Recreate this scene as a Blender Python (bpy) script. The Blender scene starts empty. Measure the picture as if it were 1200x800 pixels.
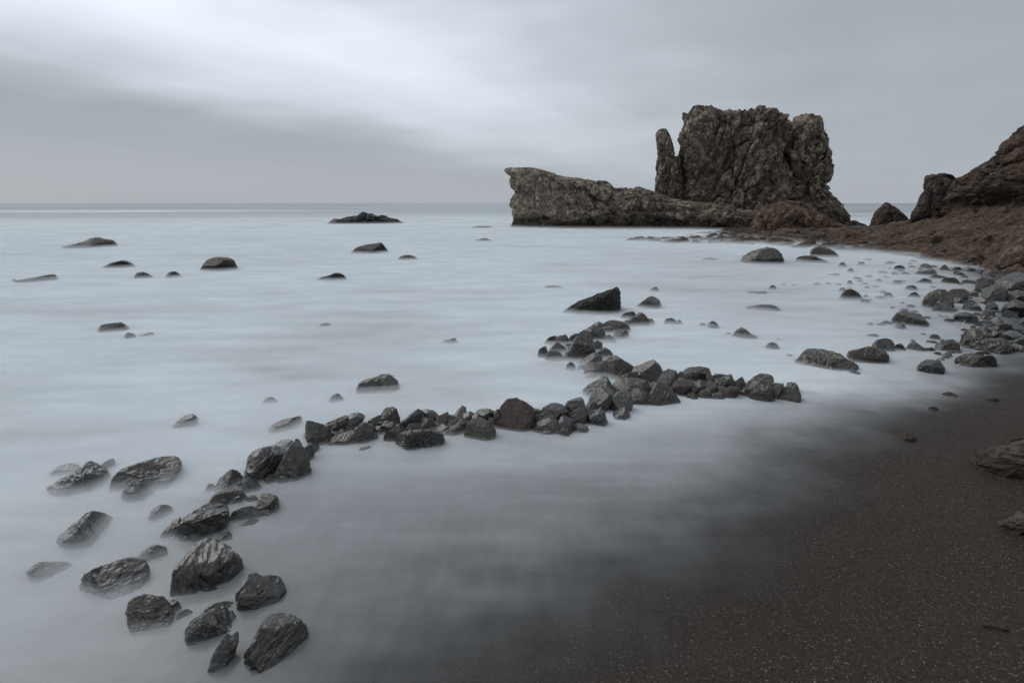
import bpy, math, random
import numpy as np

# ------------------------------------------------------------------ camera, world, sun, exposure
scene = bpy.context.scene
col = scene.collection
CAM_H = 2.0
FPX = 667.0                                   # focal length in photo pixels (1200 px wide)
PITCH = math.atan((400 - 238) / FPX)
cam_data = bpy.data.cameras.new('camera')
cam_data.sensor_width = 36.0
cam_data.lens = 36.0 * FPX / 1200.0
cam_data.clip_start = 0.05
cam_data.clip_end = 30000.0
cam = bpy.data.objects.new('camera', cam_data)
col.objects.link(cam)
cam.location = (0, 0, CAM_H)
cam.rotation_euler = (math.radians(90) - PITCH, 0, 0)
scene.camera = cam

SUN_EL, SUN_AZ = math.radians(46), math.radians(-58)     # azimuth from +Y towards +X
world = bpy.data.worlds.new('World')
scene.world = world
world.use_nodes = True


def N(nt, kind, **kw):
    n = nt.nodes.new(kind)
    for k, v in kw.items():
        if k.startswith('i_'):
            n.inputs[k[2:].replace('_', ' ')].default_value = v
        elif k.startswith('x'):
            n.inputs[int(k[1:])].default_value = v
        else:
            setattr(n, k, v)
    return n


def M(nt, op, a, b=None, c=None, clamp=False):
    n = nt.nodes.new('ShaderNodeMath')
    n.operation = op
    n.use_clamp = clamp
    for i, v in enumerate((a, b, c)):
        if v is None:
            continue
        if isinstance(v, (int, float)):
            n.inputs[i].default_value = v
        else:
            nt.links.new(v, n.inputs[i])
    return n.outputs[0]


def ramp(nt, fac, stops, interp='LINEAR'):
    n = nt.nodes.new('ShaderNodeValToRGB')
    cr = n.color_ramp
    cr.interpolation = interp
    while len(cr.elements) < len(stops):
        cr.elements.new(0.5)
    for e, (p, c) in zip(cr.elements, stops):
        e.position = p
        e.color = (c, c, c, 1) if isinstance(c, (int, float)) else (*c, 1)
    nt.links.new(fac, n.inputs[0])
    return n.outputs[0]


def build_world():
    nt = world.node_tree
    nt.nodes.clear()
    L = nt.links
    out = N(nt, 'ShaderNodeOutputWorld')
    sky = N(nt, 'ShaderNodeTexSky', sky_type='NISHITA', sun_disc=False,
            sun_elevation=SUN_EL, sun_rotation=SUN_AZ)
    bsky = N(nt, 'ShaderNodeBackground', i_Strength=0.1)
    L.new(sky.outputs[0], bsky.inputs[0])
    tc = N(nt, 'ShaderNodeTexCoord')
    sep = N(nt, 'ShaderNodeSeparateXYZ')
    L.new(tc.outputs['Generated'], sep.inputs[0])
    x, y, z = sep.outputs
    zz = M(nt, 'ADD', M(nt, 'MAXIMUM', z, 0.0), 0.05)
    px, py = M(nt, 'DIVIDE', x, zz), M(nt, 'DIVIDE', y, zz)
    A = math.radians(27.7)
    q = M(nt, 'SUBTRACT', M(nt, 'MULTIPLY', px, math.cos(A)), M(nt, 'MULTIPLY', py, math.sin(A)))
    l = M(nt, 'ADD', M(nt, 'MULTIPLY', px, math.sin(A)), M(nt, 'MULTIPLY', py, math.cos(A)))

    def cloud_noise(sq, sl, seed, detail):
        cb = N(nt, 'ShaderNodeCombineXYZ')
        L.new(M(nt, 'MULTIPLY', q, sq), cb.inputs[0])
        L.new(M(nt, 'MULTIPLY', l, sl), cb.inputs[1])
        cb.inputs[2].default_value = seed
        n = N(nt, 'ShaderNodeTexNoise', i_Scale=1.0, i_Detail=detail, i_Roughness=0.5)
        L.new(cb.outputs[0], n.inputs['Vector'])
        return M(nt, 'SUBTRACT', n.outputs['Fac'], 0.5)
    n1 = cloud_noise(0.50, 0.24, 3.1, 3.0)
    n2 = cloud_noise(1.1, 0.42, 8.7, 3.0)
    n3 = cloud_noise(0.40, 0.7, 1.7, 3.0)
    qq = M(nt, 'ADD', q, M(nt, 'ADD', M(nt, 'MULTIPLY', n1, 2.2), M(nt, 'MULTIPLY', n3, 2.6)))
    mr = N(nt, 'ShaderNodeMapRange')
    mr.inputs['From Min'].default_value, mr.inputs['From Max'].default_value = -9.0, 5.0
    L.new(qq, mr.inputs['Value'])
    P = lambda v: (v + 9.0) / 14.0
    br = ramp(nt, mr.outputs[0], [(P(-9), .44), (P(-6.6), .325), (P(-5.5), .345), (P(-4.5), .57), (P(-3.6), .88), (P(-2.7), .97),
                                  (P(-1.9), .80), (P(-1.1), .58), (P(-.2), .47), (P(1.0), .40), (P(5), .39)], 'B_SPLINE')
    br = M(nt, 'MULTIPLY', br, M(nt, 'ADD', 1.0, M(nt, 'MULTIPLY', n2, 0.42)))
    # the far cloud base evens out towards the horizon
    mh = N(nt, 'ShaderNodeMapRange', interpolation_type='SMOOTHSTEP')
    mh.inputs['From Min'].default_value, mh.inputs['From Max'].default_value = -0.02, 0.27
    L.new(z, mh.inputs['Value'])
    mx = N(nt, 'ShaderNodeMix', data_type='FLOAT')
    L.new(mh.outputs[0], mx.inputs[0])
    mx.inputs[2].default_value = 0.445
    L.new(br, mx.inputs[3])
    tint = N(nt, 'ShaderNodeVectorMath', operation='SCALE')
    tint.inputs[0].default_value = (0.915, 0.99, 1.085)
    L.new(mx.outputs[0], tint.inputs['Scale'])
    bcl = N(nt, 'ShaderNodeBackground', i_Strength=1.0)
    L.new(tint.outputs[0], bcl.inputs[0])
    ms = N(nt, 'ShaderNodeMixShader', x0=0.96)
    L.new(bsky.outputs[0], ms.inputs[1])
    L.new(bcl.outputs[0], ms.inputs[2])
    L.new(ms.outputs[0], out.inputs[0])


build_world()
sun_data = bpy.data.lights.new('sun', 'SUN')
sun_data.energy = 1.25
sun_data.angle = math.radians(50)
sun_data.color = (1.0, 0.96, 0.91)
sun = bpy.data.objects.new('sun', sun_data)
col.objects.link(sun)
sun.rotation_euler = (math.radians(90) - SUN_EL, 0, math.pi - SUN_AZ)
sun.location = (0, 0, 30)

scene.view_settings.view_transform = 'Standard'
scene.view_settings.look = 'None'
scene.view_settings.exposure = 0.0
scene.view_settings.gamma = 1.0
scene.view_settings.use_curve_mapping = False
scene.render.engine = 'CYCLES'
scene.cycles.transparent_max_bounces = 40
scene.cycles.max_bounces = 5
scene.cycles.diffuse_bounces = 4

# ------------------------------------------------------------------ geometry of the view
CAM = np.array([0.0, 0.0, CAM_H])
_F = np.array([0, math.cos(PITCH), -math.sin(PITCH)])
_U = np.array([0, math.sin(PITCH), math.cos(PITCH)])
_R = np.array([1.0, 0, 0])


def ray(u, v):
    d = _R * (u - 600) + _U * (400 - v) + _F * FPX
    return d / np.linalg.norm(d)


def on_level(u, v, z=0.0):                      # the point of the level z that shows at a photo pixel
    d = ray(u, v)
    return CAM + d * ((z - CAM_H) / d[2])


def on_depth(u, v, y):                          # the point at forward distance y
    d = ray(u, v)
    return CAM + d * (y / d[1])


# ------------------------------------------------------------------ noise
def _h(ix, iy, iz, s):
    with np.errstate(over='ignore'):
        h = (ix.astype(np.uint32) * np.uint32(374761393) + iy.astype(np.uint32) * np.uint32(668265263)
             + iz.astype(np.uint32) * np.uint32(2147483647) + np.uint32((s * 974634577) & 0xffffffff))
        h = (h ^ (h >> np.uint32(13))) * np.uint32(1274126177)
        h = (h ^ (h >> np.uint32(16))) * np.uint32(2246822519)
        return h ^ (h >> np.uint32(15))


def noise(p, s=0):                               # value-gradient noise, about -1..1
    p = np.asarray(p, float)
    i = np.floor(p).astype(np.int64)
    f = p - i
    w = f * f * f * (f * (f * 6 - 15) + 10)
    r = np.zeros(len(p))
    for dx in (0, 1):
        for dy in (0, 1):
            for dz in (0, 1):
                h = _h(i[:, 0] + dx, i[:, 1] + dy, i[:, 2] + dz, s)
                gx = (h & np.uint32(1023)) / 511.5 - 1
                gy = ((h >> np.uint32(10)) & np.uint32(1023)) / 511.5 - 1
                gz = ((h >> np.uint32(20)) & np.uint32(1023)) / 511.5 - 1
                d = gx * (f[:, 0] - dx) + gy * (f[:, 1] - dy) + gz * (f[:, 2] - dz)
                r += d * (w[:, 0] if dx else 1 - w[:, 0]) * (w[:, 1] if dy else 1 - w[:, 1]) * (w[:, 2] if dz else 1 - w[:, 2])
    return r * 1.4


def fbm(p, o=4, s=0, gain=.5):
    a, r = 1.0, 0
    for k in range(o):
        r = r + a * noise(p * (2.03 ** k), s + k)
        a *= gain
    return r


def ridged(p, o=4, s=0, gain=.5):
    a, r = 1.0, 0
    for k in range(o):
        r = r + a * (0.45 - np.abs(noise(p * (2.07 ** k), s + k)) * 1.6)
        a *= gain
    return r


def cells(p, s=0):                               # blocky cracked rock: distance to the cell border and a value per cell
    p = np.asarray(p, float)
    i = np.floor(p).astype(np.int64)
    f1 = np.full(len(p), 9.0)
    f2 = np.full(len(p), 9.0)
    val = np.zeros(len(p))
    for dx in (-1, 0, 1):
        for dy in (-1, 0, 1):
            for dz in (-1, 0, 1):
                c = i + np.array([dx, dy, dz])
                h = _h(c[:, 0], c[:, 1], c[:, 2], s)
                q = c + np.stack([(h & np.uint32(1023)) / 1023., ((h >> np.uint32(10)) & np.uint32(1023)) / 1023.,
                                  ((h >> np.uint32(20)) & np.uint32(1023)) / 1023.], 1)
                d = np.linalg.norm(q - p, axis=1)
                m = d < f1
                f2 = np.where(m, f1, np.minimum(f2, d))
                val = np.where(m, ((h >> np.uint32(7)) & np.uint32(1023)) / 1023., val)
                f1 = np.where(m, d, f1)
    return f2 - f1, val


# ------------------------------------------------------------------ mesh and tagging helpers
def make_mesh(name, V, Fq, mat, smooth=True, sharp=None, attrs=None):
    me = bpy.data.meshes.new(name)
    V = np.asarray(V, np.float32)
    Fq = np.asarray(Fq, np.int32)
    n, k = Fq.shape
    me.vertices.add(len(V))
    me.vertices.foreach_set('co', V.ravel())
    me.loops.add(n * k)
    me.loops.foreach_set('vertex_index', Fq.ravel())
    me.polygons.add(n)
    me.polygons.foreach_set('loop_start', np.arange(0, n * k, k, dtype=np.int32))
    me.polygons.foreach_set('loop_total', np.full(n, k, np.int32))
    me.polygons.foreach_set('use_smooth', np.full(n, smooth, bool))
    for a, v in (attrs or {}).items():
        at = me.attributes.new(a, 'FLOAT', 'POINT')
        at.data.foreach_set('value', np.asarray(v, np.float32))
    me.validate()
    me.update()
    if sharp:
        me.set_sharp_from_angle(angle=math.radians(sharp))
    me.materials.append(mat)
    return me


def link(name, me, loc=(0, 0, 0), parent=None, label=None, cat=None, group=None, kind=None):
    o = bpy.data.objects.new(name, me)
    col.objects.link(o)
    o.location = loc
    if parent:
        o.parent = parent
    if label:
        o['label'] = label
    if cat:
        o['category'] = cat
    if group:
        o['group'] = group
    if kind:
        o['kind'] = kind
    return o


# ------------------------------------------------------------------ materials
def new_mat(name):
    m = bpy.data.materials.new(name)
    m.use_nodes = True
    m.node_tree.nodes.clear()
    return m, m.node_tree


def rock_mat(name, dark, light, accent, scale, rough=(.35, .7), bump=.5, dist=.02, spec=.5, vein=.0, accent_amt=.5, strat=None, chips=0.0, patch=.6, tide=0.0):
    m, nt = new_mat(name)
    L = nt.links
    out = N(nt, 'ShaderNodeOutputMaterial')
    bs = N(nt, 'ShaderNodeBsdfPrincipled')
    bs.inputs['Specular IOR Level'].default_value = spec
    if rough[0] < .24:                            # a film of sea water
        bs.inputs['Coat Weight'].default_value = .5
        bs.inputs['Coat Roughness'].default_value = .24
        bs.inputs['Coat IOR'].default_value = 1.5
    tc = N(nt, 'ShaderNodeTexCoord')
    oi = N(nt, 'ShaderNodeObjectInfo')
    va = N(nt, 'ShaderNodeVectorMath', operation='SCALE')
    L.new(tc.outputs['Object'], va.inputs[0])
    va.inputs['Scale'].default_value = scale
    sh = N(nt, 'ShaderNodeVectorMath', operation='ADD')
    L.new(va.outputs[0], sh.inputs[0])
    cb = N(nt, 'ShaderNodeCombineXYZ')
    L.new(M(nt, 'MULTIPLY', oi.outputs['Random'], 57.0), cb.inputs[0])
    L.new(M(nt, 'MULTIPLY', oi.outputs['Random'], 31.0), cb.inputs[2])
    L.new(cb.outputs[0], sh.inputs[1])
    vec = sh.outputs[0]

    def nz(sc, det, r=.6, v=vec, dst=0.0):
        n = N(nt, 'ShaderNodeTexNoise', i_Scale=sc, i_Detail=det, i_Roughness=r, i_Distortion=dst)
        L.new(v, n.inputs['Vector'])
        return n.outputs['Fac']
    big, mid, fine = nz(patch, 4), nz(2.2, 6, .65, dst=.6), nz(9.0, 5, .7)
    st = N(nt, 'ShaderNodeVectorMath', operation='MULTIPLY')
    st.inputs[1].default_value = strat or (1.0, 1.0, 4.5)
    L.new(vec, st.inputs[0])
    strata = nz(1.5, 5, .6, st.outputs[0], .8)
    f = M(nt, 'ADD', M(nt, 'MULTIPLY', mid, .55), M(nt, 'ADD', M(nt, 'MULTIPLY', fine, .3), M(nt, 'MULTIPLY', strata, .35)))
    base = ramp(nt, f, [(.44, dark), (.62, tuple((a + b) / 2 for a, b in zip(dark, light))), (.80, light)])
    mx = N(nt, 'ShaderNodeMix', data_type='RGBA')
    L.new(ramp(nt, big, [(.45, 0.0), (.68, accent_amt)]), mx.inputs[0])
    L.new(base, mx.inputs[6])
    mul = N(nt, 'ShaderNodeMix', data_type='RGBA', blend_type='MULTIPLY')
    mul.inputs[0].default_value = 1.0
    L.new(base, mul.inputs[6])
    mul.inputs[7].default_value = (*accent, 1)
    L.new(mul.outputs[2], mx.inputs[7])
    colr = mx.outputs[2]
    if vein:
        vn = N(nt, 'ShaderNodeTexNoise', i_Scale=1.3, i_Detail=3.0, i_Roughness=.5, i_Distortion=1.0)
        L.new(st.outputs[0], vn.inputs['Vector'])
        line = M(nt, 'ABSOLUTE', M(nt, 'SUBTRACT', vn.outputs['Fac'], .5))
        vm = N(nt, 'ShaderNodeMix', data_type='RGBA')
        L.new(ramp(nt, line, [(.006, vein), (.022, 0.0)]), vm.inputs[0])
        L.new(colr, vm.inputs[6])
        vm.inputs[7].default_value = (.34, .33, .30, 1)
        colr = vm.outputs[2]
    if chips:                                    # broken fragments, each of its own tone
        acc = None
        for sc in (2.6, 6.5):
            vc = N(nt, 'ShaderNodeTexVoronoi', i_Scale=sc)
            L.new(vec, vc.inputs['Vector'])
            s3 = N(nt, 'ShaderNodeSeparateColor')
            L.new(vc.outputs['Color'], s3.inputs[0])
            t = M(nt, 'ADD', 1 - chips * .55, M(nt, 'MULTIPLY', M(nt, 'POWER', s3.outputs[0], 1.6), chips * 1.5))
            acc = t if acc is None else M(nt, 'MULTIPLY', acc, t)
        sc_ = N(nt, 'ShaderNodeVectorMath', operation='SCALE')
        L.new(colr, sc_.inputs[0])
        L.new(acc, sc_.inputs['Scale'])
        colr = sc_.outputs[0]
    if tide:                                     # algae and wet stain up to the reach of the waves
        gp = N(nt, 'ShaderNodeNewGeometry')
        sz = N(nt, 'ShaderNodeSeparateXYZ')
        L.new(gp.outputs['Position'], sz.inputs[0])
        tn = nz(.5, 4)
        tz = M(nt, 'SUBTRACT', M(nt, 'DIVIDE', sz.outputs[2], tide), M(nt, 'MULTIPLY', tn, 1.2))
        sc2 = N(nt, 'ShaderNodeVectorMath', operation='SCALE')
        L.new(colr, sc2.inputs[0])
        L.new(ramp(nt, tz, [(.0, .38), (.45, 1.0)]), sc2.inputs['Scale'])
        colr = sc2.outputs[0]
    # every stone a little lighter or darker than the next
    hv = N(nt, 'ShaderNodeHueSaturation')
    L.new(colr, hv.inputs['Color'])
    L.new(M(nt, 'ADD', .75 if rough[0] > .5 else .52, M(nt, 'MULTIPLY', oi.outputs['Random'], .55)), hv.inputs['Value'])
    L.new(hv.outputs[0], bs.inputs['Base Color'])
    L.new(M(nt, 'ADD', rough[0], M(nt, 'MULTIPLY', mid, (rough[1] - rough[0]) * 1.3)), bs.inputs['Roughness'])
    bp = N(nt, 'ShaderNodeBump', i_Strength=bump, i_Distance=dist)
    vo = N(nt, 'ShaderNodeTexVoronoi', feature='DISTANCE_TO_EDGE', i_Scale=2.6)
    L.new(st.outputs[0], vo.inputs['Vector'])
    hh = M(nt, 'ADD', M(nt, 'ADD', mid, M(nt, 'MULTIPLY', fine, .45)),
           M(nt, 'ADD', M(nt, 'MULTIPLY', strata, .6), M(nt, 'MULTIPLY', ramp(nt, vo.outputs['Distance'], [(0.0, 0.0), (.09, 1.0)]), .22)))
    L.new(hh, bp.inputs['Height'])
    L.new(bp.outputs[0], bs.inputs['Normal'])
    L.new(bs.outputs[0], out.inputs[0])
    return m


MAT = {
    'dark': rock_mat('wet_dark_rock', (0.0049, 0.0048, 0.0037), (0.0367, 0.0336, 0.0249), (.9, .95, .8), 8, (.17, .42), .30, .018, .7),
    'olive': rock_mat('wet_olive_rock', (0.0060, 0.0057, 0.0030), (0.0571, 0.0517, 0.0287), (.9, .95, .75), 8, (.2, .5), .30, .018, .6, vein=.35),
    'grey': rock_mat('wet_grey_rock', (0.0050, 0.0051, 0.0050), (0.0573, 0.0549, 0.0502), (.85, .85, .85), 8, (.18, .45), .32, .018, .7, vein=.5),
    'brown': rock_mat('wet_brown_rock', (0.0110, 0.0069, 0.0039), (0.0704, 0.0450, 0.0243), (.75, .70, .62), 8, (.2, .5), .30, .018, .6),
    'red': rock_mat('wet_reddish_rock', (0.0245, 0.0156, 0.0125), (0.1040, 0.0682, 0.0544), (.85, .8, .8), 8, (.3, .55), .5, .018, .5),
    'pale': rock_mat('wet_pale_rock', (0.0238, 0.0232, 0.0218), (0.1785, 0.1685, 0.1540), (.8, .8, .78), 8, (.22, .45), .6, .018, .6, vein=.4),
    'vein': rock_mat('white_veined_rock', (0.0115, 0.0112, 0.0091), (0.0734, 0.0685, 0.0536), (.9, .9, .8), 5, (.25, .5), .6, .022, .6, vein=1.0),
    'far': rock_mat('far_dark_rock', (0.0087, 0.0080, 0.0073), (0.0615, 0.0551, 0.0464), (.9, .9, .8), 5, (.25, .5), .9, .04, .5),
    'stack': rock_mat('weathered_stack_rock', (0.0430, 0.0369, 0.0310), (0.4042, 0.3375, 0.2632), (.50, .46, .43), .95, (.75, .95), .9, .25, .2, strat=(1.6, 1.6, .7), chips=.55, patch=.22, tide=1.1),
    'block': rock_mat('dark_brown_block', (.018, .0155, .0135), (.105, .088, .075), (.7, .68, .66), 1.3, (.7, .9), .8, .12, .2, strat=(1.2, 1.2, 1.6), chips=.4),
    'rust': rock_mat('rust_brown_rock', (.030, .0215, .016), (.20, .14, .10), (.72, .68, .64), 1.5, (.55, .9), .95, .16, .25, strat=(1, 1.2, 3.5), chips=.5),
}

# ------------------------------------------------------------------ rocks
_rng = np.random.default_rng(11)


def resample(P, n, rounds=0):
    P = np.asarray(P, float)
    for _ in range(rounds):                      # soften the corners
        Q = np.roll(P, -1, 0)
        P = np.stack([P * .83 + Q * .17, P * .17 + Q * .83], 1).reshape(-1, 2)
    E = np.roll(P, -1, 0)
    s = np.concatenate([[0], np.cumsum(np.linalg.norm(E - P, axis=1))])
    t = np.linspace(0, s[-1], n, endpoint=False)
    PP = np.vstack([P, P[:1]])
    return np.stack([np.interp(t, s, PP[:, 0]), np.interp(t, s, PP[:, 1])], 1)


def rock_geometry(P, vb, nt, nf, seed, dr=.36, expo=2.9, rounds=1, cuts=7, amp=.04, base=None, extend=.35, depth=None, aniso=None, freq=2.2, thick=None, level=0.0, crack=0.0, k=.7, angular=False, bed=.03):
    """A solid whose outline from the photo's viewpoint is the pixel polygon P and whose foot meets the level where pixel row vb shows.
    thick: half thickness in metres (else dr x width); depth: forward distance in metres instead of vb."""
    rng = np.random.default_rng(seed)
    P = np.asarray(P, float)
    w = P[:, 0].max() - P[:, 0].min()
    h = max(P[:, 1].max() - P[:, 1].min(), .25 * w)
    if extend:                                   # the part under water
        l, r = P[0], P[-1]
        b = max(l[1], r[1])
        P = np.vstack([P, [r[0] - .10 * w, b + extend * h], [(l[0] + r[0]) / 2, b + extend * 1.25 * h], [l[0] + .10 * w, b + extend * h]])
    cu = (P[:, 0].max() + P[:, 0].min()) / 2
    ctop = P[:, 1].min()
    # centroid of the polygon
    x, y = P[:, 0], P[:, 1]
    x2, y2 = np.roll(x, -1), np.roll(y, -1)
    cr = x * y2 - x2 * y
    A = cr.sum() / 2
    cx, cy = ((x + x2) * cr).sum() / (6 * A), ((y + y2) * cr).sum() / (6 * A)
    d = ray(cx, cy)
    Bp = on_level(cu, vb, level) if depth is None else on_depth(cu, vb, depth)
    t = np.linalg.norm(Bp - CAM)
    wm = w * t / FPX * (1 / (d @ _F)) * .98
    D = thick if thick else dr * wm
    C = CAM + d * ((Bp - CAM) @ d + k * D)
    o = resample(P, nt, rounds)
    Q = np.array([ray(a, b) for a, b in o])
    Q = CAM + Q * (((C - CAM) @ d) / (Q @ d))[:, None]
    # superellipse profile from the near pole over the outline to the far pole
    th = np.linspace(0, math.pi, 200)
    S = np.abs(np.sin(th)) ** (2 / expo)
    Ee = -np.sign(np.cos(th)) * np.abs(np.cos(th)) ** (2 / expo)
    hw = min(w, h) * t / FPX * .5
    al = np.concatenate([[0], np.cumsum(np.hypot(np.diff(S) * hw * 1.2, np.diff(Ee) * D))])
    tt = np.linspace(0, al[-1], nf)
    S, Ee = np.interp(tt, al, S), np.interp(tt, al, Ee)
    V = C + S[:, None, None] * (Q - C)[None] + (Ee * D)[:, None, None] * d[None, None]
    V = V.reshape(-1, 3)
    size = hw * 2
    lx, ly = np.array([1.0, 0, 0]) - d * d[0], None
    lx /= np.linalg.norm(lx)
    ly = np.cross(lx, d)
    ext = [(f.min(), f.max()) for f in ((V - C) @ lx, (V - C) @ ly)]
    for c in range(cuts):                        # flat broken faces; the outline keeps its size
        if angular:
            n = rng.normal(size=3) - d * rng.uniform(0, .9) + np.array([0, 0, rng.uniform(-.2, .6)])
            lim = (.60, .88)
        elif c < 2:                              # a top face tilted to the sky
            n = rng.normal(size=3) * .3 - d * .45 + np.array([0, 0, 1.0])
            lim = (.76, .92)
        else:
            n = rng.normal(size=3) * .5 - d * rng.uniform(.5, 1.2) + np.array([0, 0, rng.uniform(-.3, .4)])
            lim = (.55, .85)
        n /= np.linalg.norm(n)
        pr = (V - C) @ n
        off = pr.max() * rng.uniform(*lim)
        V = V - np.clip(pr - off, 0, None)[:, None] * n * .96
    if angular and cuts:
        for ax, (e0, e1) in zip((lx, ly), ext):
            f = (V - C) @ ax
            g0, g1 = f.min(), f.max()
            V = V + ((e0 + (f - g0) / (g1 - g0) * (e1 - e0)) - f)[:, None] * ax
    nr = V - C
    nr /= np.linalg.norm(nr, axis=1)[:, None] + 1e-9
    q = (V - C) / size * freq + rng.uniform(0, 50, 3)
    if aniso is not None:
        q = q @ aniso
    disp = amp * size * (fbm(q, 3, seed) * .6 + ridged(q * 1.9, 4, seed + 9, .5) * .6)
    if crack:
        for f_, a_ in ((1.0, 1.0), (2.4, .5)):
            e, val = cells(q * f_ + .12 * fbm(q * 2, 2, seed + 4)[:, None], seed + 3)
            disp += a_ * crack * size * ((val - .5) * 1.3 - np.exp(-e * 12) * .7)
    if bed:                                      # ledges where the rock splits along its bedding
        ax = rng.normal(size=3) * .6 + np.array([rng.choice((-.7, .7)), 0, 1.0])
        ax /= np.linalg.norm(ax)
        Q0 = (V - C) / size
        t = (Q0 @ ax) * rng.uniform(4.5, 7.5) + .55 * fbm(Q0 * 2.2, 3, seed + 31)
        disp += bed * size * ((t - np.floor(t)) ** 1.5 - .5) * np.clip(.6 + 1.2 * fbm(Q0 * 1.7, 2, seed + 33), 0, 1.5)
        disp += .012 * size * ridged(Q0 * 9, 3, seed + 35)
    V = V + nr * disp[:, None]
    # faces
    i = np.arange(nt)
    j = np.arange(nf - 1)
    a = (j[:, None] * nt + i[None]).ravel()
    b = (j[:, None] * nt + (i[None] + 1) % nt).ravel()
    F = np.stack([a, b, b + nt, a + nt], 1)
    # orientation: outward
    f = F[len(F) // 2 + 3]
    nn = np.cross(V[f[1]] - V[f[0]], V[f[2]] - V[f[0]])
    if nn @ (V[f[0]] - C) < 0:
        F = F[:, ::-1]
    return V, F, C, Bp


def tilt_axes(rng, s):                            # foliation: noise squeezed along one random axis
    a = rng.normal(size=3)
    a /= np.linalg.norm(a)
    return np.eye(3) + (s - 1) * np.outer(a, a)


_seed = [100]
ROCKS = []


def rock(vb, pts, tint, label, name='rock', cat='rock', group=None, big=None, **kw):
    P = [tuple(map(float, s.split(','))) for s in pts.split()] if isinstance(pts, str) else pts
    _seed[0] += 17
    seed = _seed[0]
    rng = np.random.default_rng(seed)
    w = max(p[0] for p in P) - min(p[0] for p in P)
    sx, sy = kw.pop('grow', (1.06, 1.05))         # the outline traced is what stands clear of the mist
    mu = (P[0][0] + P[-1][0]) / 2
    P = [(mu + (a - mu) * sx, vb + (b - vb) * sy) for a, b in P]
    if big is None:
        big = w > 44
    nt, nf = (150, 84) if big else ((72, 40) if w > 18 else (40, 22))
    kw.setdefault('aniso', tilt_axes(rng, rng.uniform(1.6, 3.2)))
    V, F, C, Bp = rock_geometry(P, vb, nt, nf, seed, **kw)
    o3 = np.array([Bp[0], C[1], Bp[2]])
    me = make_mesh(name, V - o3, F, MAT[tint], True, 34)
    o = link(name, me, o3, None, label, cat, group)
    ROCKS.append((Bp, V))
    return o

# ------------------------------------------------------------------ ground, shelf, water, mist
SHORE_PX = [(-250, 1400), (-40, 1100), (330, 900), (480, 806), (580, 765), (680, 716), (772, 662), (845, 610), (888, 572), (926, 538), (968, 508), (1035, 480),
            (1100, 458), (1150, 437), (1186, 420), (1201, 399), (1213, 374), (1206, 350), (1190, 333), (1168, 324), (1150, 318)]
SHORE = np.array([on_level(u, v)[:2] if v < 1000 else on_level(u, 1000)[:2] for u, v in SHORE_PX])
SHORE[0], SHORE[1] = (-9.0, -3.5), (-3.0, -.5)
SHORE = np.vstack([SHORE, [[40.0, SHORE[-1][1] + 6]]])


def shore_distance(xy):
    """Signed distance from the waterline, positive on the land (right of the line, walking away from the viewer)."""
    xy = np.asarray(xy, float)
    best = np.full(len(xy), 1e9)
    for a, b in zip(SHORE[:-1], SHORE[1:]):
        e = b - a
        t = np.clip(((xy - a) @ e) / (e @ e), 0, 1)
        c = a + t[:, None] * e
        best = np.minimum(best, np.linalg.norm(xy - c, axis=1))
    # inside test against the land polygon
    Pg = np.vstack([SHORE, [[400, SHORE[-1][1] + 6], [400, -400], [-400, -400], [-400, -3.5]]])
    ins = np.zeros(len(xy), bool)
    for a, b in zip(Pg, np.roll(Pg, -1, 0)):
        if a[1] == b[1]:
            continue
        m = ((a[1] > xy[:, 1]) != (b[1] > xy[:, 1])) & (xy[:, 0] < (b[0] - a[0]) * (xy[:, 1] - a[1]) / (b[1] - a[1]) + a[0])
        ins ^= m
    return np.where(ins, best, -best)


def ground_height(xy):
    d = shore_distance(xy)
    p3 = np.c_[xy, np.zeros(len(xy))]
    und = .035 * fbm(p3 * .7, 3, 5) * np.clip(d * .8, 0, 1)
    z = np.where(d > 0, .075 * d, .085 * d)
    return np.clip(z, -1.6, 3.0) + und + .012 * fbm(p3 * 3.0, 3, 41) * np.clip(d * 2, 0, 1)


def fan(r0, r1, nr, a0, a1, na, centre=(0, -1.5)):
    r = np.geomspace(r0, r1, nr)
    a = np.linspace(a0, a1, na)
    X = centre[0] + r[:, None] * np.sin(a)[None]
    Y = centre[1] + r[:, None] * np.cos(a)[None]
    i, j = np.meshgrid(np.arange(nr - 1), np.arange(na - 1), indexing='ij')
    k = (i * na + j).ravel()
    return np.stack([X.ravel(), Y.ravel()], 1), np.stack([k, k + 1, k + na + 1, k + na], 1)[:, ::-1]


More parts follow.
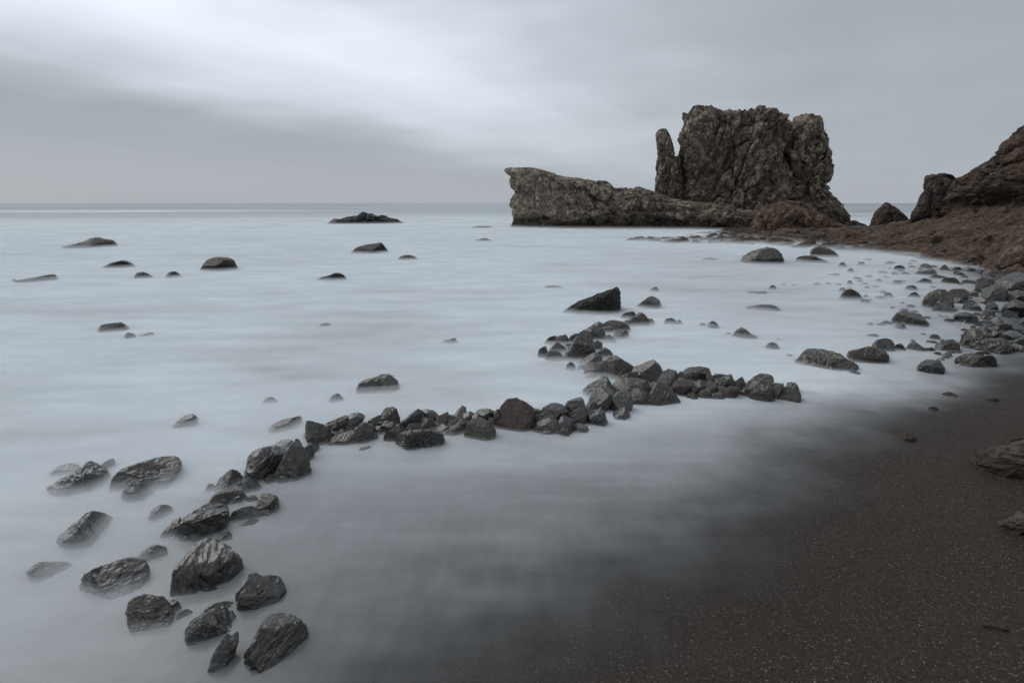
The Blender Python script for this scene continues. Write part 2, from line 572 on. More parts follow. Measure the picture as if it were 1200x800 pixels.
def sand_material():
    m, nt = new_mat('black_sand')
    L = nt.links
    out = N(nt, 'ShaderNodeOutputMaterial')
    bs = N(nt, 'ShaderNodeBsdfPrincipled')
    tc = N(nt, 'ShaderNodeTexCoord')
    g = N(nt, 'ShaderNodeTexVoronoi', i_Scale=185.0)
    L.new(tc.outputs['Object'], g.inputs['Vector'])
    sp = N(nt, 'ShaderNodeSeparateColor')
    L.new(g.outputs['Color'], sp.inputs[0])
    g2 = N(nt, 'ShaderNodeTexVoronoi', i_Scale=105.0)
    L.new(tc.outputs['Object'], g2.inputs['Vector'])
    sp2 = N(nt, 'ShaderNodeSeparateColor')
    L.new(g2.outputs['Color'], sp2.inputs[0])
    c1 = ramp(nt, sp.outputs[0], [(0.0, (.0075, .0055, .0042)), (.55, (.031, .0190, .0112)), (.86, (.061, .039, .0255)), (.975, (.075, .062, .05)), (1.0, (.34, .32, .27))])
    c2 = ramp(nt, sp2.outputs[1], [(0.0, (.0095, .007, .0052)), (.6, (.033, .0207, .0127)), (.94, (.038, .028, .021)), (1.0, (.14, .125, .105))])
    n = N(nt, 'ShaderNodeTexNoise', i_Scale=.9, i_Detail=5.0)
    L.new(tc.outputs['Object'], n.inputs['Vector'])
    mx = N(nt, 'ShaderNodeMix', data_type='RGBA')
    L.new(ramp(nt, n.outputs['Fac'], [(.35, .1), (.65, .75)]), mx.inputs[0])
    L.new(c1, mx.inputs[6])
    L.new(c2, mx.inputs[7])
    # wet near the water
    wet = N(nt, 'ShaderNodeAttribute', attribute_name='wet')
    hv = N(nt, 'ShaderNodeHueSaturation')
    L.new(mx.outputs[2], hv.inputs['Color'])
    L.new(M(nt, 'SUBTRACT', 1.0, M(nt, 'MULTIPLY', wet.outputs['Fac'], .25)), hv.inputs['Value'])
    L.new(hv.outputs[0], bs.inputs['Base Color'])
    L.new(M(nt, 'SUBTRACT', .75, M(nt, 'MULTIPLY', wet.outputs['Fac'], .25)), bs.inputs['Roughness'])
    bs.inputs['Specular IOR Level'].default_value = .3
    bp = N(nt, 'ShaderNodeBump', i_Strength=.9, i_Distance=.007)
    n2 = N(nt, 'ShaderNodeTexNoise', i_Scale=35.0, i_Detail=4.0, i_Roughness=.7)
    L.new(tc.outputs['Object'], n2.inputs['Vector'])
    L.new(M(nt, 'ADD', n2.outputs['Fac'], M(nt, 'MULTIPLY', sp.outputs[1], .5)), bp.inputs['Height'])
    L.new(bp.outputs[0], bs.inputs['Normal'])
    L.new(bs.outputs[0], out.inputs[0])
    return m


def build_ground():
    xy, F = fan(.6, 300, 420, -math.pi, math.pi, 500)
    z = ground_height(xy)
    d = shore_distance(xy)
    wet = 1 - np.clip((d - .0) / 1.6, 0, 1)
    o = link('beach', make_mesh('beach', np.c_[xy, z], F, sand_material(), True, attrs={'wet': wet}), kind='structure')
    return o


def build_shelf():
    px0 = [(728, 281), (765, 283.5), (800, 285), (850, 284.5), (900, 287.5), (940, 291), (990, 294), (1040, 298.5), (1080, 304), (1110, 309), (1150, 316), (1200, 323), (1290, 335)]
    pts = []
    for u, v in px0:
        p = on_level(u, v)
        pts.append(tuple(p))
        dr = p[:2] / np.linalg.norm(p[:2])
        q = p[:2] - dr * 2.2
        pts.append((q[0], q[1], -.45))
    for u, v, Y in [(770, 281, 31.5), (800, 279, 34), (815, 276, 37), (850, 271, 38), (900, 272, 36), (940, 276, 31.5), (960, 269, 34), (1010, 266, 35), (1045, 264, 33), (1070, 257, 30),
                    (1100, 252, 28), (1130, 256, 25.5), (1160, 261, 23), (1200, 271, 20), (1290, 280, 19), (1130, 284, 22), (1080, 280, 25.2), (1020, 279, 28.5), (1060, 290, 24),
                    (1150, 297, 19.5), (1110, 270, 25)]:
        pts.append(tuple(on_depth(u, v, Y)))
    for u, Y, z in [(700, 33, -.6), (720, 40, -.6), (800, 43, -.3), (860, 44, .2), (930, 43, .1), (1000, 41, -.4), (1040, 40, -.4), (1080, 36, .6), (1130, 33, 1.2), (1300, 28, 2.0), (1300, 40, 2), (1180, 45, .5),
                    (1000, 50, -.8), (1100, 50, -.6), (700, 46, -.8)]:
        pts.append(((u - 600) / FPX * Y, Y, z))
    A = np.array(pts)
    n = len(A)
    sc = 10.0

    def kern(r):
        return np.where(r > 1e-9, r * r * np.log(r + 1e-12), 0)
    X = A[:, :2] / sc
    K = kern(np.linalg.norm(X[:, None] - X[None], axis=2)) + np.eye(n) * 2e-3
    Pm = np.c_[np.ones(n), X]
    W = np.linalg.solve(np.block([[K, Pm], [Pm.T, np.zeros((3, 3))]]), np.r_[A[:, 2], 0, 0, 0])
    nx, ny = 560, 560
    gx, gy = np.meshgrid(np.linspace(3, 40, nx), np.linspace(12.5, 50, ny))
    G = np.c_[gx.ravel(), gy.ravel()] / sc
    z = np.zeros(len(G))
    for s in range(0, len(G), 20000):
        g = G[s:s + 20000]
        z[s:s + 20000] = kern(np.linalg.norm(g[:, None] - X[None], axis=2)) @ W[:n] + W[n] + g @ W[n + 1:]
    p = np.c_[gx.ravel(), gy.ravel(), np.zeros(len(G))]
    # bedded ledges dipping to the side, with broken edges
    rot = np.c_[p[:, 0] * .55 + p[:, 1] * .83, p[:, 1] * .55 - p[:, 0] * .83, p[:, 2]]
    wrp = np.stack([fbm(p * .3, 3, 81), fbm(p * .3, 3, 82), np.zeros(len(p))], 1)
    rq = rot + wrp * 1.2
    led = ridged(rq * np.array([.30, 1.25, 1]), 5, 71, .6)
    e, val = cells(rq * np.array([.42, 1.5, 1]), 73)
    e2, val2 = cells(rq * np.array([1.3, 3.6, 1]) + 5, 77)
    lift = np.clip((z + .30) * 2.2, .3, 1)
    z = z + lift * np.interp(p[:, 0], [12, 17], [1, .62]) * (.16 * led + .30 * (val - .5) - .12 * np.exp(-e * 9) + .12 * (val2 - .5) - .05 * np.exp(-e2 * 9) + .06 * fbm(rot * 3.1, 3, 75) - .04)
    z = np.clip(z, -.8, None)
    i, j = np.meshgrid(np.arange(ny - 1), np.arange(nx - 1), indexing='ij')
    k = (i * nx + j).ravel()
    F = np.stack([k, k + 1, k + nx + 1, k + nx], 1)
    F = F[z[F].max(1) > -.55]
    link('rock_shelf', make_mesh('rock_shelf', np.c_[p[:, :2], z], F, MAT['rust'], True, 40), kind='structure')


WALL_PX = [(300, 812), (245, 745), (232, 690), (240, 640), (262, 600), (330, 552), (380, 520), (430, 513), (500, 515), (560, 506), (640, 504), (700, 486), (760, 470), (850, 466), (936, 469), (1010, 478)]
WALL = np.array([on_level(u, v)[:2] for u, v in WALL_PX])


def wall_distance(xy):
    best = np.full(len(xy), 1e9)
    for a, b in zip(WALL[:-1], WALL[1:]):
        e = b - a
        t = np.clip(((xy - a) @ e) / (e @ e), 0, 1)
        best = np.minimum(best, np.linalg.norm(xy - (a + t[:, None] * e), axis=1))
    return best


def lagoon(xy):
    """0 outside the stone wall, 1 in the sheltered water between it and the beach."""
    best = np.full(len(xy), 1e9)
    for a, b in zip(WALL[:-1], WALL[1:]):
        e = b - a
        t = np.clip(((xy - a) @ e) / (e @ e), 0, 1)
        best = np.minimum(best, np.linalg.norm(xy - (a + t[:, None] * e), axis=1))
    Pg = np.vstack([WALL, [[30, WALL[-1][1] + 1], [30, -30], [WALL[0][0], -30]]])
    ins = np.zeros(len(xy), bool)
    for a, b in zip(Pg, np.roll(Pg, -1, 0)):
        if a[1] == b[1]:
            continue
        m = ((a[1] > xy[:, 1]) != (b[1] > xy[:, 1])) & (xy[:, 0] < (b[0] - a[0]) * (xy[:, 1] - a[1]) / (b[1] - a[1]) + a[0])
        ins ^= m
    t = np.clip((np.where(ins, best, -best) + .42) / .5, 0, 1)
    return t * t * (3 - 2 * t)


def water_fields(xy):
    d = -shore_distance(xy)                      # metres out from the waterline
    r = np.hypot(xy[:, 0], xy[:, 1])
    p = np.c_[xy, np.zeros(len(xy))]
    near = np.clip(1 - r / 60, 0, 1)
    dn = d + .35 * fbm(p * 1.1, 3, 21) + .12 * fbm(p * 4, 2, 22)
    edge = np.clip((dn + .74) / 1.45, 0, 1)
    edge = edge * edge * (3 - 2 * edge)
    full = np.interp(xy[:, 1], [2.5, 4.5, 6.5, 10], [3.4, 2.4, 1.7, 4.0])
    foam = np.clip((d + .75) / full, 0, 1) ** .8         # thicker foam out beyond the stone wall
    lag = lagoon(xy)
    st = fbm(p * np.array([.16, .42, 1]) + 7, 4, 31)
    st3 = fbm(p * np.array([.5, .9, 1]) + 3, 4, 35) * np.clip(1.3 - r / 14, 0, 1)
    foam = foam * (1 - .55 * np.clip(st + .10, 0, 1) - .55 * (1 - .75 * lag) * np.clip(st3 + .05, 0, 1))
    foam = foam * np.interp(xy[:, 1], [1.6, 3.0, 6.0], [.36, .60, 1.0])
    foam = foam * (1 - lag * np.interp(xy[:, 1], [2.5, 5.5], [.40, .30]))
    far = np.clip(np.log(np.maximum(r, 1) / 40) / math.log(190 / 40), 0, 1)
    far = far * far * (3 - 2 * far)
    st2 = fbm(p * np.array([.006, .045, 1]), 4, 33)
    foam = foam * (1 - far) + far * np.clip(.04 + .42 * np.clip(st2 * 1.5 - .05, 0, 1) * np.clip(1.2 - (r - 100) / 500, 0.1, 1), 0, 1)
    foam = foam * (1 - .34 * np.clip((xy[:, 0] - 1.0) / 5, 0, 1) * np.clip((xy[:, 1] - 5) / 2, 0, 1) * np.clip((30 - xy[:, 1]) / 10, 0, 1))   # sheltered bay
    # surf breaking along the foot of the stack and round the far reef
    surf = np.exp(-((xy[:, 1] - 46.0) / 3.0) ** 2) * np.clip((xy[:, 0] + 4) / 4, 0, 1) * np.clip((34 - xy[:, 0]) / 4, 0, 1)
    surf = np.maximum(surf, np.exp(-((xy[:, 1] - 56) / 5) ** 2 - ((xy[:, 0] + 13) / 9) ** 2))
    surf = np.maximum(surf, .8 * np.exp(-((xy[:, 1] - 150) / 30) ** 2 - ((xy[:, 0] + 105) / 60) ** 2))
    foam = np.maximum(foam, surf * np.clip(.85 + .5 * fbm(p * np.array([.1, .4, 1]), 3, 37), 0, 1))
    return d, r, edge, foam, lag


def swash(xy, d):
    return np.where(d < .6, np.maximum(0, ground_height(xy) + .012), 0)      # the last of each wave runs up the sand


def build_water():
    m, nt = new_mat('sea_water')
    L = nt.links
    out = N(nt, 'ShaderNodeOutputMaterial')
    foam = N(nt, 'ShaderNodeAttribute', attribute_name='foam')
    edge = N(nt, 'ShaderNodeAttribute', attribute_name='edge')
    w = N(nt, 'ShaderNodeBsdfPrincipled')
    w.inputs['Base Color'].default_value = (.062, .068, .074, 1)
    deep = N(nt, 'ShaderNodeAttribute', attribute_name='deep')
    wc = N(nt, 'ShaderNodeMix', data_type='RGBA')
    L.new(deep.outputs['Fac'], wc.inputs[0])
    wc.inputs[6].default_value = (.060, .064, .066, 1)
    wc.inputs[7].default_value = (.045, .105, .115, 1)
    L.new(wc.outputs[2], w.inputs['Base Color'])
    w.inputs['Roughness'].default_value = .20
    w.inputs['IOR'].default_value = 1.33
    f = N(nt, 'ShaderNodeBsdfDiffuse')
    f.inputs[0].default_value = (.815, .868, .898, 1)
    tc = N(nt, 'ShaderNodeTexCoord')

    def nz(sc, det, v):
        mp = N(nt, 'ShaderNodeVectorMath', operation='MULTIPLY')
        mp.inputs[1].default_value = v
        L.new(tc.outputs['Object'], mp.inputs[0])
        n = N(nt, 'ShaderNodeTexNoise', i_Scale=sc, i_Detail=det, i_Roughness=.55)
        L.new(mp.outputs[0], n.inputs['Vector'])
        return M(nt, 'SUBTRACT', n.outputs['Fac'], .5)
    streak = nz(1.0, 5.0, (.35, 1.5, 1))
    fine = nz(1.0, 4.0, (2.2, 6.0, 1))
    wash = nz(1.0, 3.0, (11.0, 3.0, 1))          # pebbles dragged up and down the wash, in the thin water only
    thin = M(nt, 'SUBTRACT', 1.0, foam.outputs['Fac'], clamp=True)
    ff = M(nt, 'ADD', foam.outputs['Fac'], M(nt, 'MULTIPLY', streak, M(nt, 'ADD', .16, M(nt, 'MULTIPLY', foam.outputs['Fac'], .58))))
    ff = M(nt, 'ADD', ff, M(nt, 'MULTIPLY', fine, .12))
    ff = M(nt, 'ADD', ff, M(nt, 'MULTIPLY', M(nt, 'MULTIPLY', wash, thin), .11))
    ff = M(nt, 'MULTIPLY', ff, .93, clamp=True)
    ms = N(nt, 'ShaderNodeMixShader')
    L.new(ff, ms.inputs[0])
    L.new(w.outputs[0], ms.inputs[1])
    L.new(f.outputs[0], ms.inputs[2])
    tr = N(nt, 'ShaderNodeBsdfTransparent')
    mt = N(nt, 'ShaderNodeMixShader')
    L.new(edge.outputs['Fac'], mt.inputs[0])
    L.new(tr.outputs[0], mt.inputs[1])
    L.new(ms.outputs[0], mt.inputs[2])
    L.new(mt.outputs[0], out.inputs[0])
    xy, F = fan(1.2, 14000, 620, -1.75, 1.62, 420)
    d, r, e, fo, lag = water_fields(xy)
    F = F[(e[F].max(1) > .004)]
    zs = swash(xy, d)
    link('sea', make_mesh('sea', np.c_[xy, zs], F, m, True, attrs={'foam': fo, 'edge': e * .97, 'deep': np.clip((r - 20) / 60, 0, 1)}), kind='structure')


N_MIST = 9


def build_mist():
    m, nt = new_mat('sea_mist')
    L = nt.links
    out = N(nt, 'ShaderNodeOutputMaterial')
    dens = N(nt, 'ShaderNodeAttribute', attribute_name='dens')
    f = N(nt, 'ShaderNodeBsdfDiffuse')
    f.inputs[0].default_value = (.825, .875, .905, 1)
    tr = N(nt, 'ShaderNodeBsdfTransparent')
    mx = N(nt, 'ShaderNodeMixShader')
    tc = N(nt, 'ShaderNodeTexCoord')
    mp = N(nt, 'ShaderNodeVectorMath', operation='MULTIPLY')
    mp.inputs[1].default_value = (.9, 2.6, 9.0)
    L.new(tc.outputs['Object'], mp.inputs[0])
    n = N(nt, 'ShaderNodeTexNoise', i_Scale=1.0, i_Detail=4.0, i_Roughness=.55)
    L.new(mp.outputs[0], n.inputs['Vector'])
    k = M(nt, 'MULTIPLY', dens.outputs['Fac'], M(nt, 'MAXIMUM', .12, M(nt, 'ADD', -.25, M(nt, 'MULTIPLY', n.outputs['Fac'], 2.5))), clamp=True)
    L.new(k, mx.inputs[0])
    L.new(tr.outputs[0], mx.inputs[1])
    L.new(f.outputs[0], mx.inputs[2])
    L.new(mx.outputs[0], out.inputs[0])
    Vs, Fs, Ds = [], [], []
    xy, F = fan(2.2, 85, 230, -1.35, 1.2, 230)
    d, r, e, fo, lag = water_fields(xy)
    p = np.c_[xy, np.zeros(len(xy))]
    off = 0
    zsw = swash(xy, d)
    for kx in range(N_MIST):
        t = (kx + .5) / N_MIST
        height = np.interp(r, [2, 4, 7, 20, 50], [.10, .088, .072, .12, .26]) * (1 - .45 * np.exp(-wall_distance(xy) / .22)) * np.clip((d - .1) / 2.2, .2, 1) * (1 - .6 * lag)
        jit = fbm(np.c_[xy * np.array([1.4, 2.2]) * np.clip(7 / (r + 4), .12, 1)[:, None], np.full(len(xy), kx * 3.7)], 3, 50 + kx)
        z = height * (t + .16 * jit) + .006 + kx * .0008
        z = np.maximum(z, .004 + .0011 * kx) + zsw
        dn = .21 * (1 - t) ** 1.1 * np.clip((d - .2) / 2.2, 0, 1) * (.45 + .55 * fo) * (1 - .75 * lag) * np.clip((85 - r) / 48, 0, 1)
        keep = F[dn[F].max(1) > .004]
        Vs.append(np.c_[xy, z])
        Fs.append(keep + off)
        Ds.append(dn)
        off += len(xy)
    link('mist', make_mesh('mist', np.vstack(Vs), np.vstack(Fs), m, True, attrs={'dens': np.concatenate(Ds)}), kind='stuff')


build_ground()
build_shelf()
build_water()
build_mist()


def build_gravel():
    """Loose grit and small pebbles lying on the black sand."""
    rng = np.random.default_rng(5)
    n = 150000
    r = np.sqrt(rng.uniform(0, 1, n)) * 9.5 + .8
    a = rng.uniform(-.35, 1.15, n)
    xy = np.c_[r * np.sin(a), r * np.cos(a)]
    d = shore_distance(xy)
    dens = np.clip(.25 + .9 * fbm(np.c_[xy * .8, np.zeros(n)], 3, 61), .05, 1) * np.clip(d / .8, 0, 1)
    keep = (d > .1) & (rng.uniform(0, 1, n) < dens * np.clip(2.2 / (r * .45 + .6), .25, 1))
    xy, d, r = xy[keep], d[keep], r[keep]
    n = len(xy)
    print('gravel', n)
    z = ground_height(xy)
    s = rng.lognormal(math.log(.0026), .42, n) * np.clip(.75 + r * .05, .75, 1.4)
    oc = np.array([[1, 0, 0], [-.5, .87, 0], [-.5, -.87, 0], [0, 0, 1], [.2, .1, -1]], float)
    of = np.array([[0, 1, 3], [1, 2, 3], [2, 0, 3], [1, 0, 4], [2, 1, 4], [0, 2, 4]])
    V = oc[None] * s[:, None, None] * rng.uniform(.6, 1.3, (n, 5, 3)) * np.array([1, 1, .6])
    th = rng.uniform(0, 6.28, n)
    c, sn = np.cos(th)[:, None], np.sin(th)[:, None]
    V = np.stack([V[:, :, 0] * c - V[:, :, 1] * sn, V[:, :, 0] * sn + V[:, :, 1] * c, V[:, :, 2]], 2)
    V += np.c_[xy, z + s * .2][:, None]
    F = (of[None] + (np.arange(n) * 5)[:, None, None]).reshape(-1, 3)
    m, nt = new_mat('beach_grit')
    out = N(nt, 'ShaderNodeOutputMaterial')
    bs = N(nt, 'ShaderNodeBsdfPrincipled', i_Roughness=.4)
    at = N(nt, 'ShaderNodeAttribute', attribute_name='tone')
    nt.links.new(ramp(nt, at.outputs['Fac'], [(0, (.009, .008, .007)), (.6, (.022, .018, .015)), (.90, (.05, .040, .032)), (.975, (.15, .13, .105)), (1, (.42, .40, .35))]), bs.inputs['Base Color'])
    nt.links.new(bs.outputs[0], out.inputs[0])
    tone = np.repeat(rng.uniform(0, 1, n), 5)
    link('gravel', make_mesh('gravel', V.reshape(-1, 3), F, m, False, attrs={'tone': tone}), kind='stuff')


build_gravel()

# ------------------------------------------------------------------ sea stack, headland and the big boulders by them
def px(s):
    return [tuple(map(float, q.split(','))) for q in s.split()]


def crag(P, depth, thick, nt, nf, seed, expo=3.5, amp=.03, freq=3.0, axes=None, big=.06, vb=262, rough=1.0, fissure=0.0):
    """A weathered mass: the outline solid, then gullies, broken blocks and rubble-like relief in metres."""
    P = px(P)
    V, F, C, Bp = rock_geometry(P, vb, nt, nf, seed, thick=thick, expo=expo, rounds=1, cuts=0, amp=0.0, bed=0, extend=0, depth=depth, k=0.0)
    nr = V - C
    nr[:, 2] *= .5
    nr /= np.linalg.norm(nr, axis=1)[:, None] + 1e-9
    q = V.copy()
    if axes is not None:
        q = q @ axes
    warp = np.stack([fbm(V * .45, 2, seed + 1), fbm(V * .45, 2, seed + 2), fbm(V * .45, 2, seed + 3)], 1)
    qq = q + warp * .28
    e1, v1 = cells(qq * np.array([.60, .60, .34]), seed + 4)
    e2, v2 = cells(qq * 1.7 + 3, seed + 5)
    e3, v3 = cells(qq * 3.9 + 9, seed + 6)
    d = big * ridged(qq * .32, 3, seed + 7) * 6
    d += .55 * rough * ridged(qq * np.array([.42, .42, .10]), 3, seed + 17)
    if fissure:
        fr = np.clip(-nr[:, 1] * 1.6 - .15, 0, 1)             # on the faces, not along the skyline
        d -= fr * fissure * np.exp(-np.abs(noise(qq * np.array([.36, .36, .07]), seed + 21)) * 15)
        d -= .5 * fr * fissure * np.exp(-np.abs(noise(qq * np.array([.95, .95, .16]) + 5, seed + 23)) * 12)
    d += .75 * (v1 - .5) - .40 * np.exp(-e1 * 9)
    d += .26 * (v2 - .5) - .16 * np.exp(-e2 * 9)
    d += .13 * (v3 - .5) - .06 * np.exp(-e3 * 8)
    d += .10 * ridged(V * 3.1, 3, seed + 8, .65)
    V = V + nr * (d * rough)[:, None]
    return V, F, C, Bp


def build_stack():
    root = bpy.data.objects.new('sea_stack', None)
    col.objects.link(root)
    base = np.array([19.5, 50.0, 0.0])
    root.location = base
    root['label'] = 'tall craggy sea stack with spire, flat-topped tower and low ridge running out to sea'
    root['category'] = 'sea stack'
    lean = np.array([[1.0, 0, .35], [0, 1, 0], [-.35, 0, .62]])        # steep columns leaning over
    flat = np.array([[.8, 0, .1], [0, .8, 0], [-.1, 0, 1.25]])

    def part(name, P, depth, thick, nt, nf, seed, **kw):
        V, F, C, _ = crag(P, depth, thick, nt, nf, seed, **kw)
        link(name, make_mesh(name, V - base, F, MAT['stack'], True, 42), (0, 0, 0), root)
    part('tower', '786,276 789,256 793,240 795,215 797,198 800,180 801,165 805,152 807,138 815,134 824,128 834,129 842,134 860,132 873,133 886,130 897,132 906,135 913,138 916,146 915,160 918,178 923,200 930,240 940,278', 52, 4.6, 420, 190, 7, axes=lean, expo=4.2, fissure=.75)
    part('tower', '914,278 920,240 923,205 924,170 925.5,153 930,147 939,140 950,137 960,141 966,150 970,160 972,185 971,203 966,215 970,226 981,236 989,245 994,257 999,278', 49.5, 3.4, 300, 150, 19, axes=flat, expo=3.2, fissure=.45)
    part('spire', '764,250 768,235 767,215 770,190 771,174 770,161 775,155 783,155 786,163 789,172 792,181 797,184 800,210 803,252', 51.5, 1.5, 260, 90, 23, axes=lean, expo=2.8, rough=.6, big=.03)
    part('ridge', '599,276 601,262 600,246 599,236 604,229 607,226 601,219 598,213 602,208 597,203 600,198 620,197 632,198 646,202 650,205 665,208 680,210 700,214 716,216 720,221 735,222 750,223 775,227 800,235 830,238 870,244 900,250 910,276', 49.5, 3.0, 560, 130, 31, axes=flat, expo=3.0, rough=.75)
    part('slab', '741,232 742,219 746,218 772,226 775,236', 49, .8, 120, 50, 37, axes=flat, expo=3, rough=.35, big=.02)
    part('apron', '790,280 800,258 822,242 840,238 866,246 890,252 905,262 915,282', 47, 2.6, 260, 110, 41, axes=flat, expo=2.4, rough=.6)
    part('toe', '985,276 990,262 1000,257 1008,259 1018,263 1022,276', 50, 1.2, 110, 50, 43, axes=flat, expo=2.4, rough=.35, big=.02)
    part('ledge', '628,276 640,267 660,264 690,264 720,266 760,267 790,276', 47.6, 1.4, 200, 60, 47, axes=flat, expo=2.4, rough=.3, big=.02)


build_stack()


def build_headland():
    P = '1107,275 1108,258 1108,246 1111,233 1115,222 1127,211 1141,205 1153,200 1163,197 1174,188 1184,176 1194,167 1202,158 1212,148 1230,118 1290,92 1380,80 1480,120 1520,220 1510,300 1400,312 1300,310 1220,296 1170,286'
    dip = np.array([[.7, 0, -.25], [0, .8, 0], [.3, 0, 1.35]])
    V, F, C, Bp = crag(P, 25.5, 4.5, 520, 200, 53, axes=dip, expo=2.6, rough=.72, vb=262)
    # a soft bed worn back below the hard cap
    z = V[:, 2]
    notch = np.exp(-((z - 1.9 - .25 * fbm(V * .4, 2, 3)) / .38) ** 2)
    V = V + np.array([.25, .97, 0]) * (notch * .8)[:, None]
    link('headland', make_mesh('headland', V, F, MAT['rust'], True, 42), kind='structure')


build_headland()


def far_boulder(P, depth, thick, seed, label, mat, rough=.35, expo=2.6, nt=200, nf=90, name='boulder', cat='boulder'):
    V, F, C, Bp = crag(P, depth, thick, nt, nf, seed, expo=expo, rough=rough, big=.03, vb=px(P)[0][1])
    o3 = np.array([C[0], C[1], V[:, 2].min()])
    link(name, make_mesh(name, V - o3, F, MAT[mat], True, 42), o3, None, label, cat)


far_boulder('1066,262 1068,250 1074,240 1078,228 1082,216 1083,207 1086,204.5 1105,204.5 1113,206 1119,210 1122,230 1122,262', 29.5, 1.3, 61, 'big dark block standing upright at the foot of the brown headland', 'block', .32, 3.2)
far_boulder('1020,274 1023,258 1028,248 1034,240 1038,237 1045,238 1055,246 1064,254 1068,268', 34, 1.0, 67, 'rounded brown boulder in the sea gap between the stack and the headland', 'rust', .28)
far_boulder('1160,322 1166,305 1172,293 1183,284 1196,277 1210,273 1230,275 1242,300 1245,322', 17.6, .9, 71, 'smooth rust-brown boulder resting against the foot of the headland above the shore stones', 'rust', .12, 2.3)
far_boulder('876,280 882,264 890,252 898,242 912,237 925,236 940,238 950,243 962,249 975,255 988,262 1000,266 1004,282', 38.5, 2.2, 73, 'broad reddish-brown rock mound in front of the tall sea stack', 'rust', .45, 2.6, 260, 110)

# ------------------------------------------------------------------ rocks standing in the misty sea
G_SEA = 'rocks standing out in the misty sea'
def R(*a, **kw):
    kw.setdefault('cuts', 4)
    kw.setdefault('bed', .045)
    return rock(*a, **kw)


R(262, '385,262 395,256.5 402,257 411,254.5 420,253 425,250 432,251.5 440,253.5 447,253 455,255.5 462,257 471,262', 'far', 'long jagged black reef far out, just under the horizon', 'reef', 'reef', amp=.10, dr=.2, big=True, cuts=0, crack=.06, rounds=0)
R(290, '72,290 88,286 100,283 106,280 114,278.5 121,280.5 130,281.5 135,286 137,290', 'far', 'low dark rock with a long sloping tail, farthest out on the left', group=G_SEA)
R(314, '119,314 128,309.5 136,306.5 142,305 150,306.5 157,311 160,314', 'far', 'low faint hump rock between the sloping-tail rock and two small knobs', group=G_SEA)
R(330, '12,330 26,327.5 40,325.5 54,322.5 63,321.8 66,327 66,330', 'far', 'long thin flat rock near the left edge of the sea', group=G_SEA)
R(326, '157,326 160,320.5 166,318.5 173,320.5 180,325 181,326', 'far', 'flatter of two small knob rocks beside the round hump rock', group=G_SEA)
R(325, '194,325 198,319.5 203,317.6 208,319.5 213,324 214,325', 'far', 'pointed one of two small knob rocks beside the round hump rock', group=G_SEA)
R(317, '235,317 240,309 245,304 254,302 266,302.5 273,305 276,311 279,317', 'far', 'round-backed dark hump rock standing alone far out in the sea', group=G_SEA, rounds=2)
R(329, '370,329 377,325 386,323 391,320.5 397,319.5 403,323 406,329', 'far', 'small low rock with a trailing foot below the far reef', group=G_SEA)
R(388, '115,388 119,381.5 125,378.5 134,376.8 144,379 150,384 153,388', 'far', 'low dark rounded rock with a small companion to its right', group=G_SEA)
R(396, '146,396 148,390.5 153,389.5 158,392 161,396', 'far', 'tiny square rock beside the low rounded rock', group=G_SEA)
R(393.5, '162,393.5 170,391 178,389 182,393.5', 'far', 'faint sliver of rock trailing behind the tiny square rock', group=G_SEA)
R(297, '412,297 418,290.5 428,287.5 440,285.8 446,284.5 450,289.5 456,297', 'far', 'blocky wedge rock with a steep right end, below the far reef', group=G_SEA)
R(304.5, '466,304.5 470,300.3 479,298.8 486,301 490,304.5', 'far', 'small flat rock right of the blocky wedge rock', group=G_SEA)
R(282.5, '555,282.5 562,280.2 569,279 577,282.5', 'far', 'small low rock off the seaward end of the stack ridge', group=G_SEA)
R(267, '551,267 560,264.8 572,265 578,267', 'far', 'thin dark rock awash near the horizon beside the ridge end', group=G_SEA)
R(337.5, '636,337.5 643,334.6 655,335 664,337.5', 'far', 'thin rock barely awash above the big wedge rock', group=G_SEA)
R(382, '373,382 378,379 385,378.3 389,382', 'far', 'very small rock alone in the open white water', group=G_SEA)
R(402, '516,402 522,398.5 527,398 533,395.8 539,402', 'far', 'small two-lobed rock alone above the middle of the stone wall', group=G_SEA)
R(367, '658,367 671,359 684,352 698,347.5 711,341.5 721,338 724,344 724.5,357 724,367', 'far', 'big wedge-shaped rock rising to a sharp point beyond the stone wall', 'boulder', 'boulder', cuts=0, amp=.05, big=True, rounds=0, crack=.05)
R(361, '744,361 752,354.5 759,349 765,347 772,351 773.5,357 773.5,361', 'dark', 'small wedge rock right of the big pointed wedge rock', group=G_SEA)
R(341, '761,341 765,337 769,336 773.5,341', 'far', 'tiny round rock behind the small wedge rock', group=G_SEA)
R(380, '778,380 780,374 787,372.5 792,375.5 793,380', 'brown', 'larger of two little brown rocks just off the arm tip', group=G_SEA, rounds=2)
R(380, '792.5,380 794,375.5 797,374.3 800,380', 'brown', 'smaller of two little brown rocks just off the arm tip', group=G_SEA)
R(460, '418,460 422,449 430,445 440,442.5 449,438.5 458,440.5 465,447.5 467,460', 'dark', 'round dark rock standing alone behind the stone wall in white water', group=G_SEA, big=True)
R(470.5, '385,470.5 390,463 397,461 405,470.5', 'far', 'small faint rock left of the round dark rock behind the wall', group=G_SEA)
R(472, '308,472 312,466.5 319,465 328,472', 'far', 'small faint rock between the two larger rocks above the wall bend', group=G_SEA)
R(500, '202,500 210,492 218,487 225,485.5 231,489 229,500', 'dark', 'small rough rock alone in the white water left of the wall', group=G_SEA)
R(505, '314,505 322,496 333,492 344,489.5 352,487.5 352.5,495 350,505', 'dark', 'slanted flat rock veiled in mist beside the wall end', group=G_SEA)
R(574, '56,574 70,564 84,557 96,549 103,542.5 114,546.5 124,551 126,560 124,574', 'grey', 'shiny ridged rock with a steep dark face and a pale ribbed tail', 'boulder', 'boulder', big=True, amp=.09)
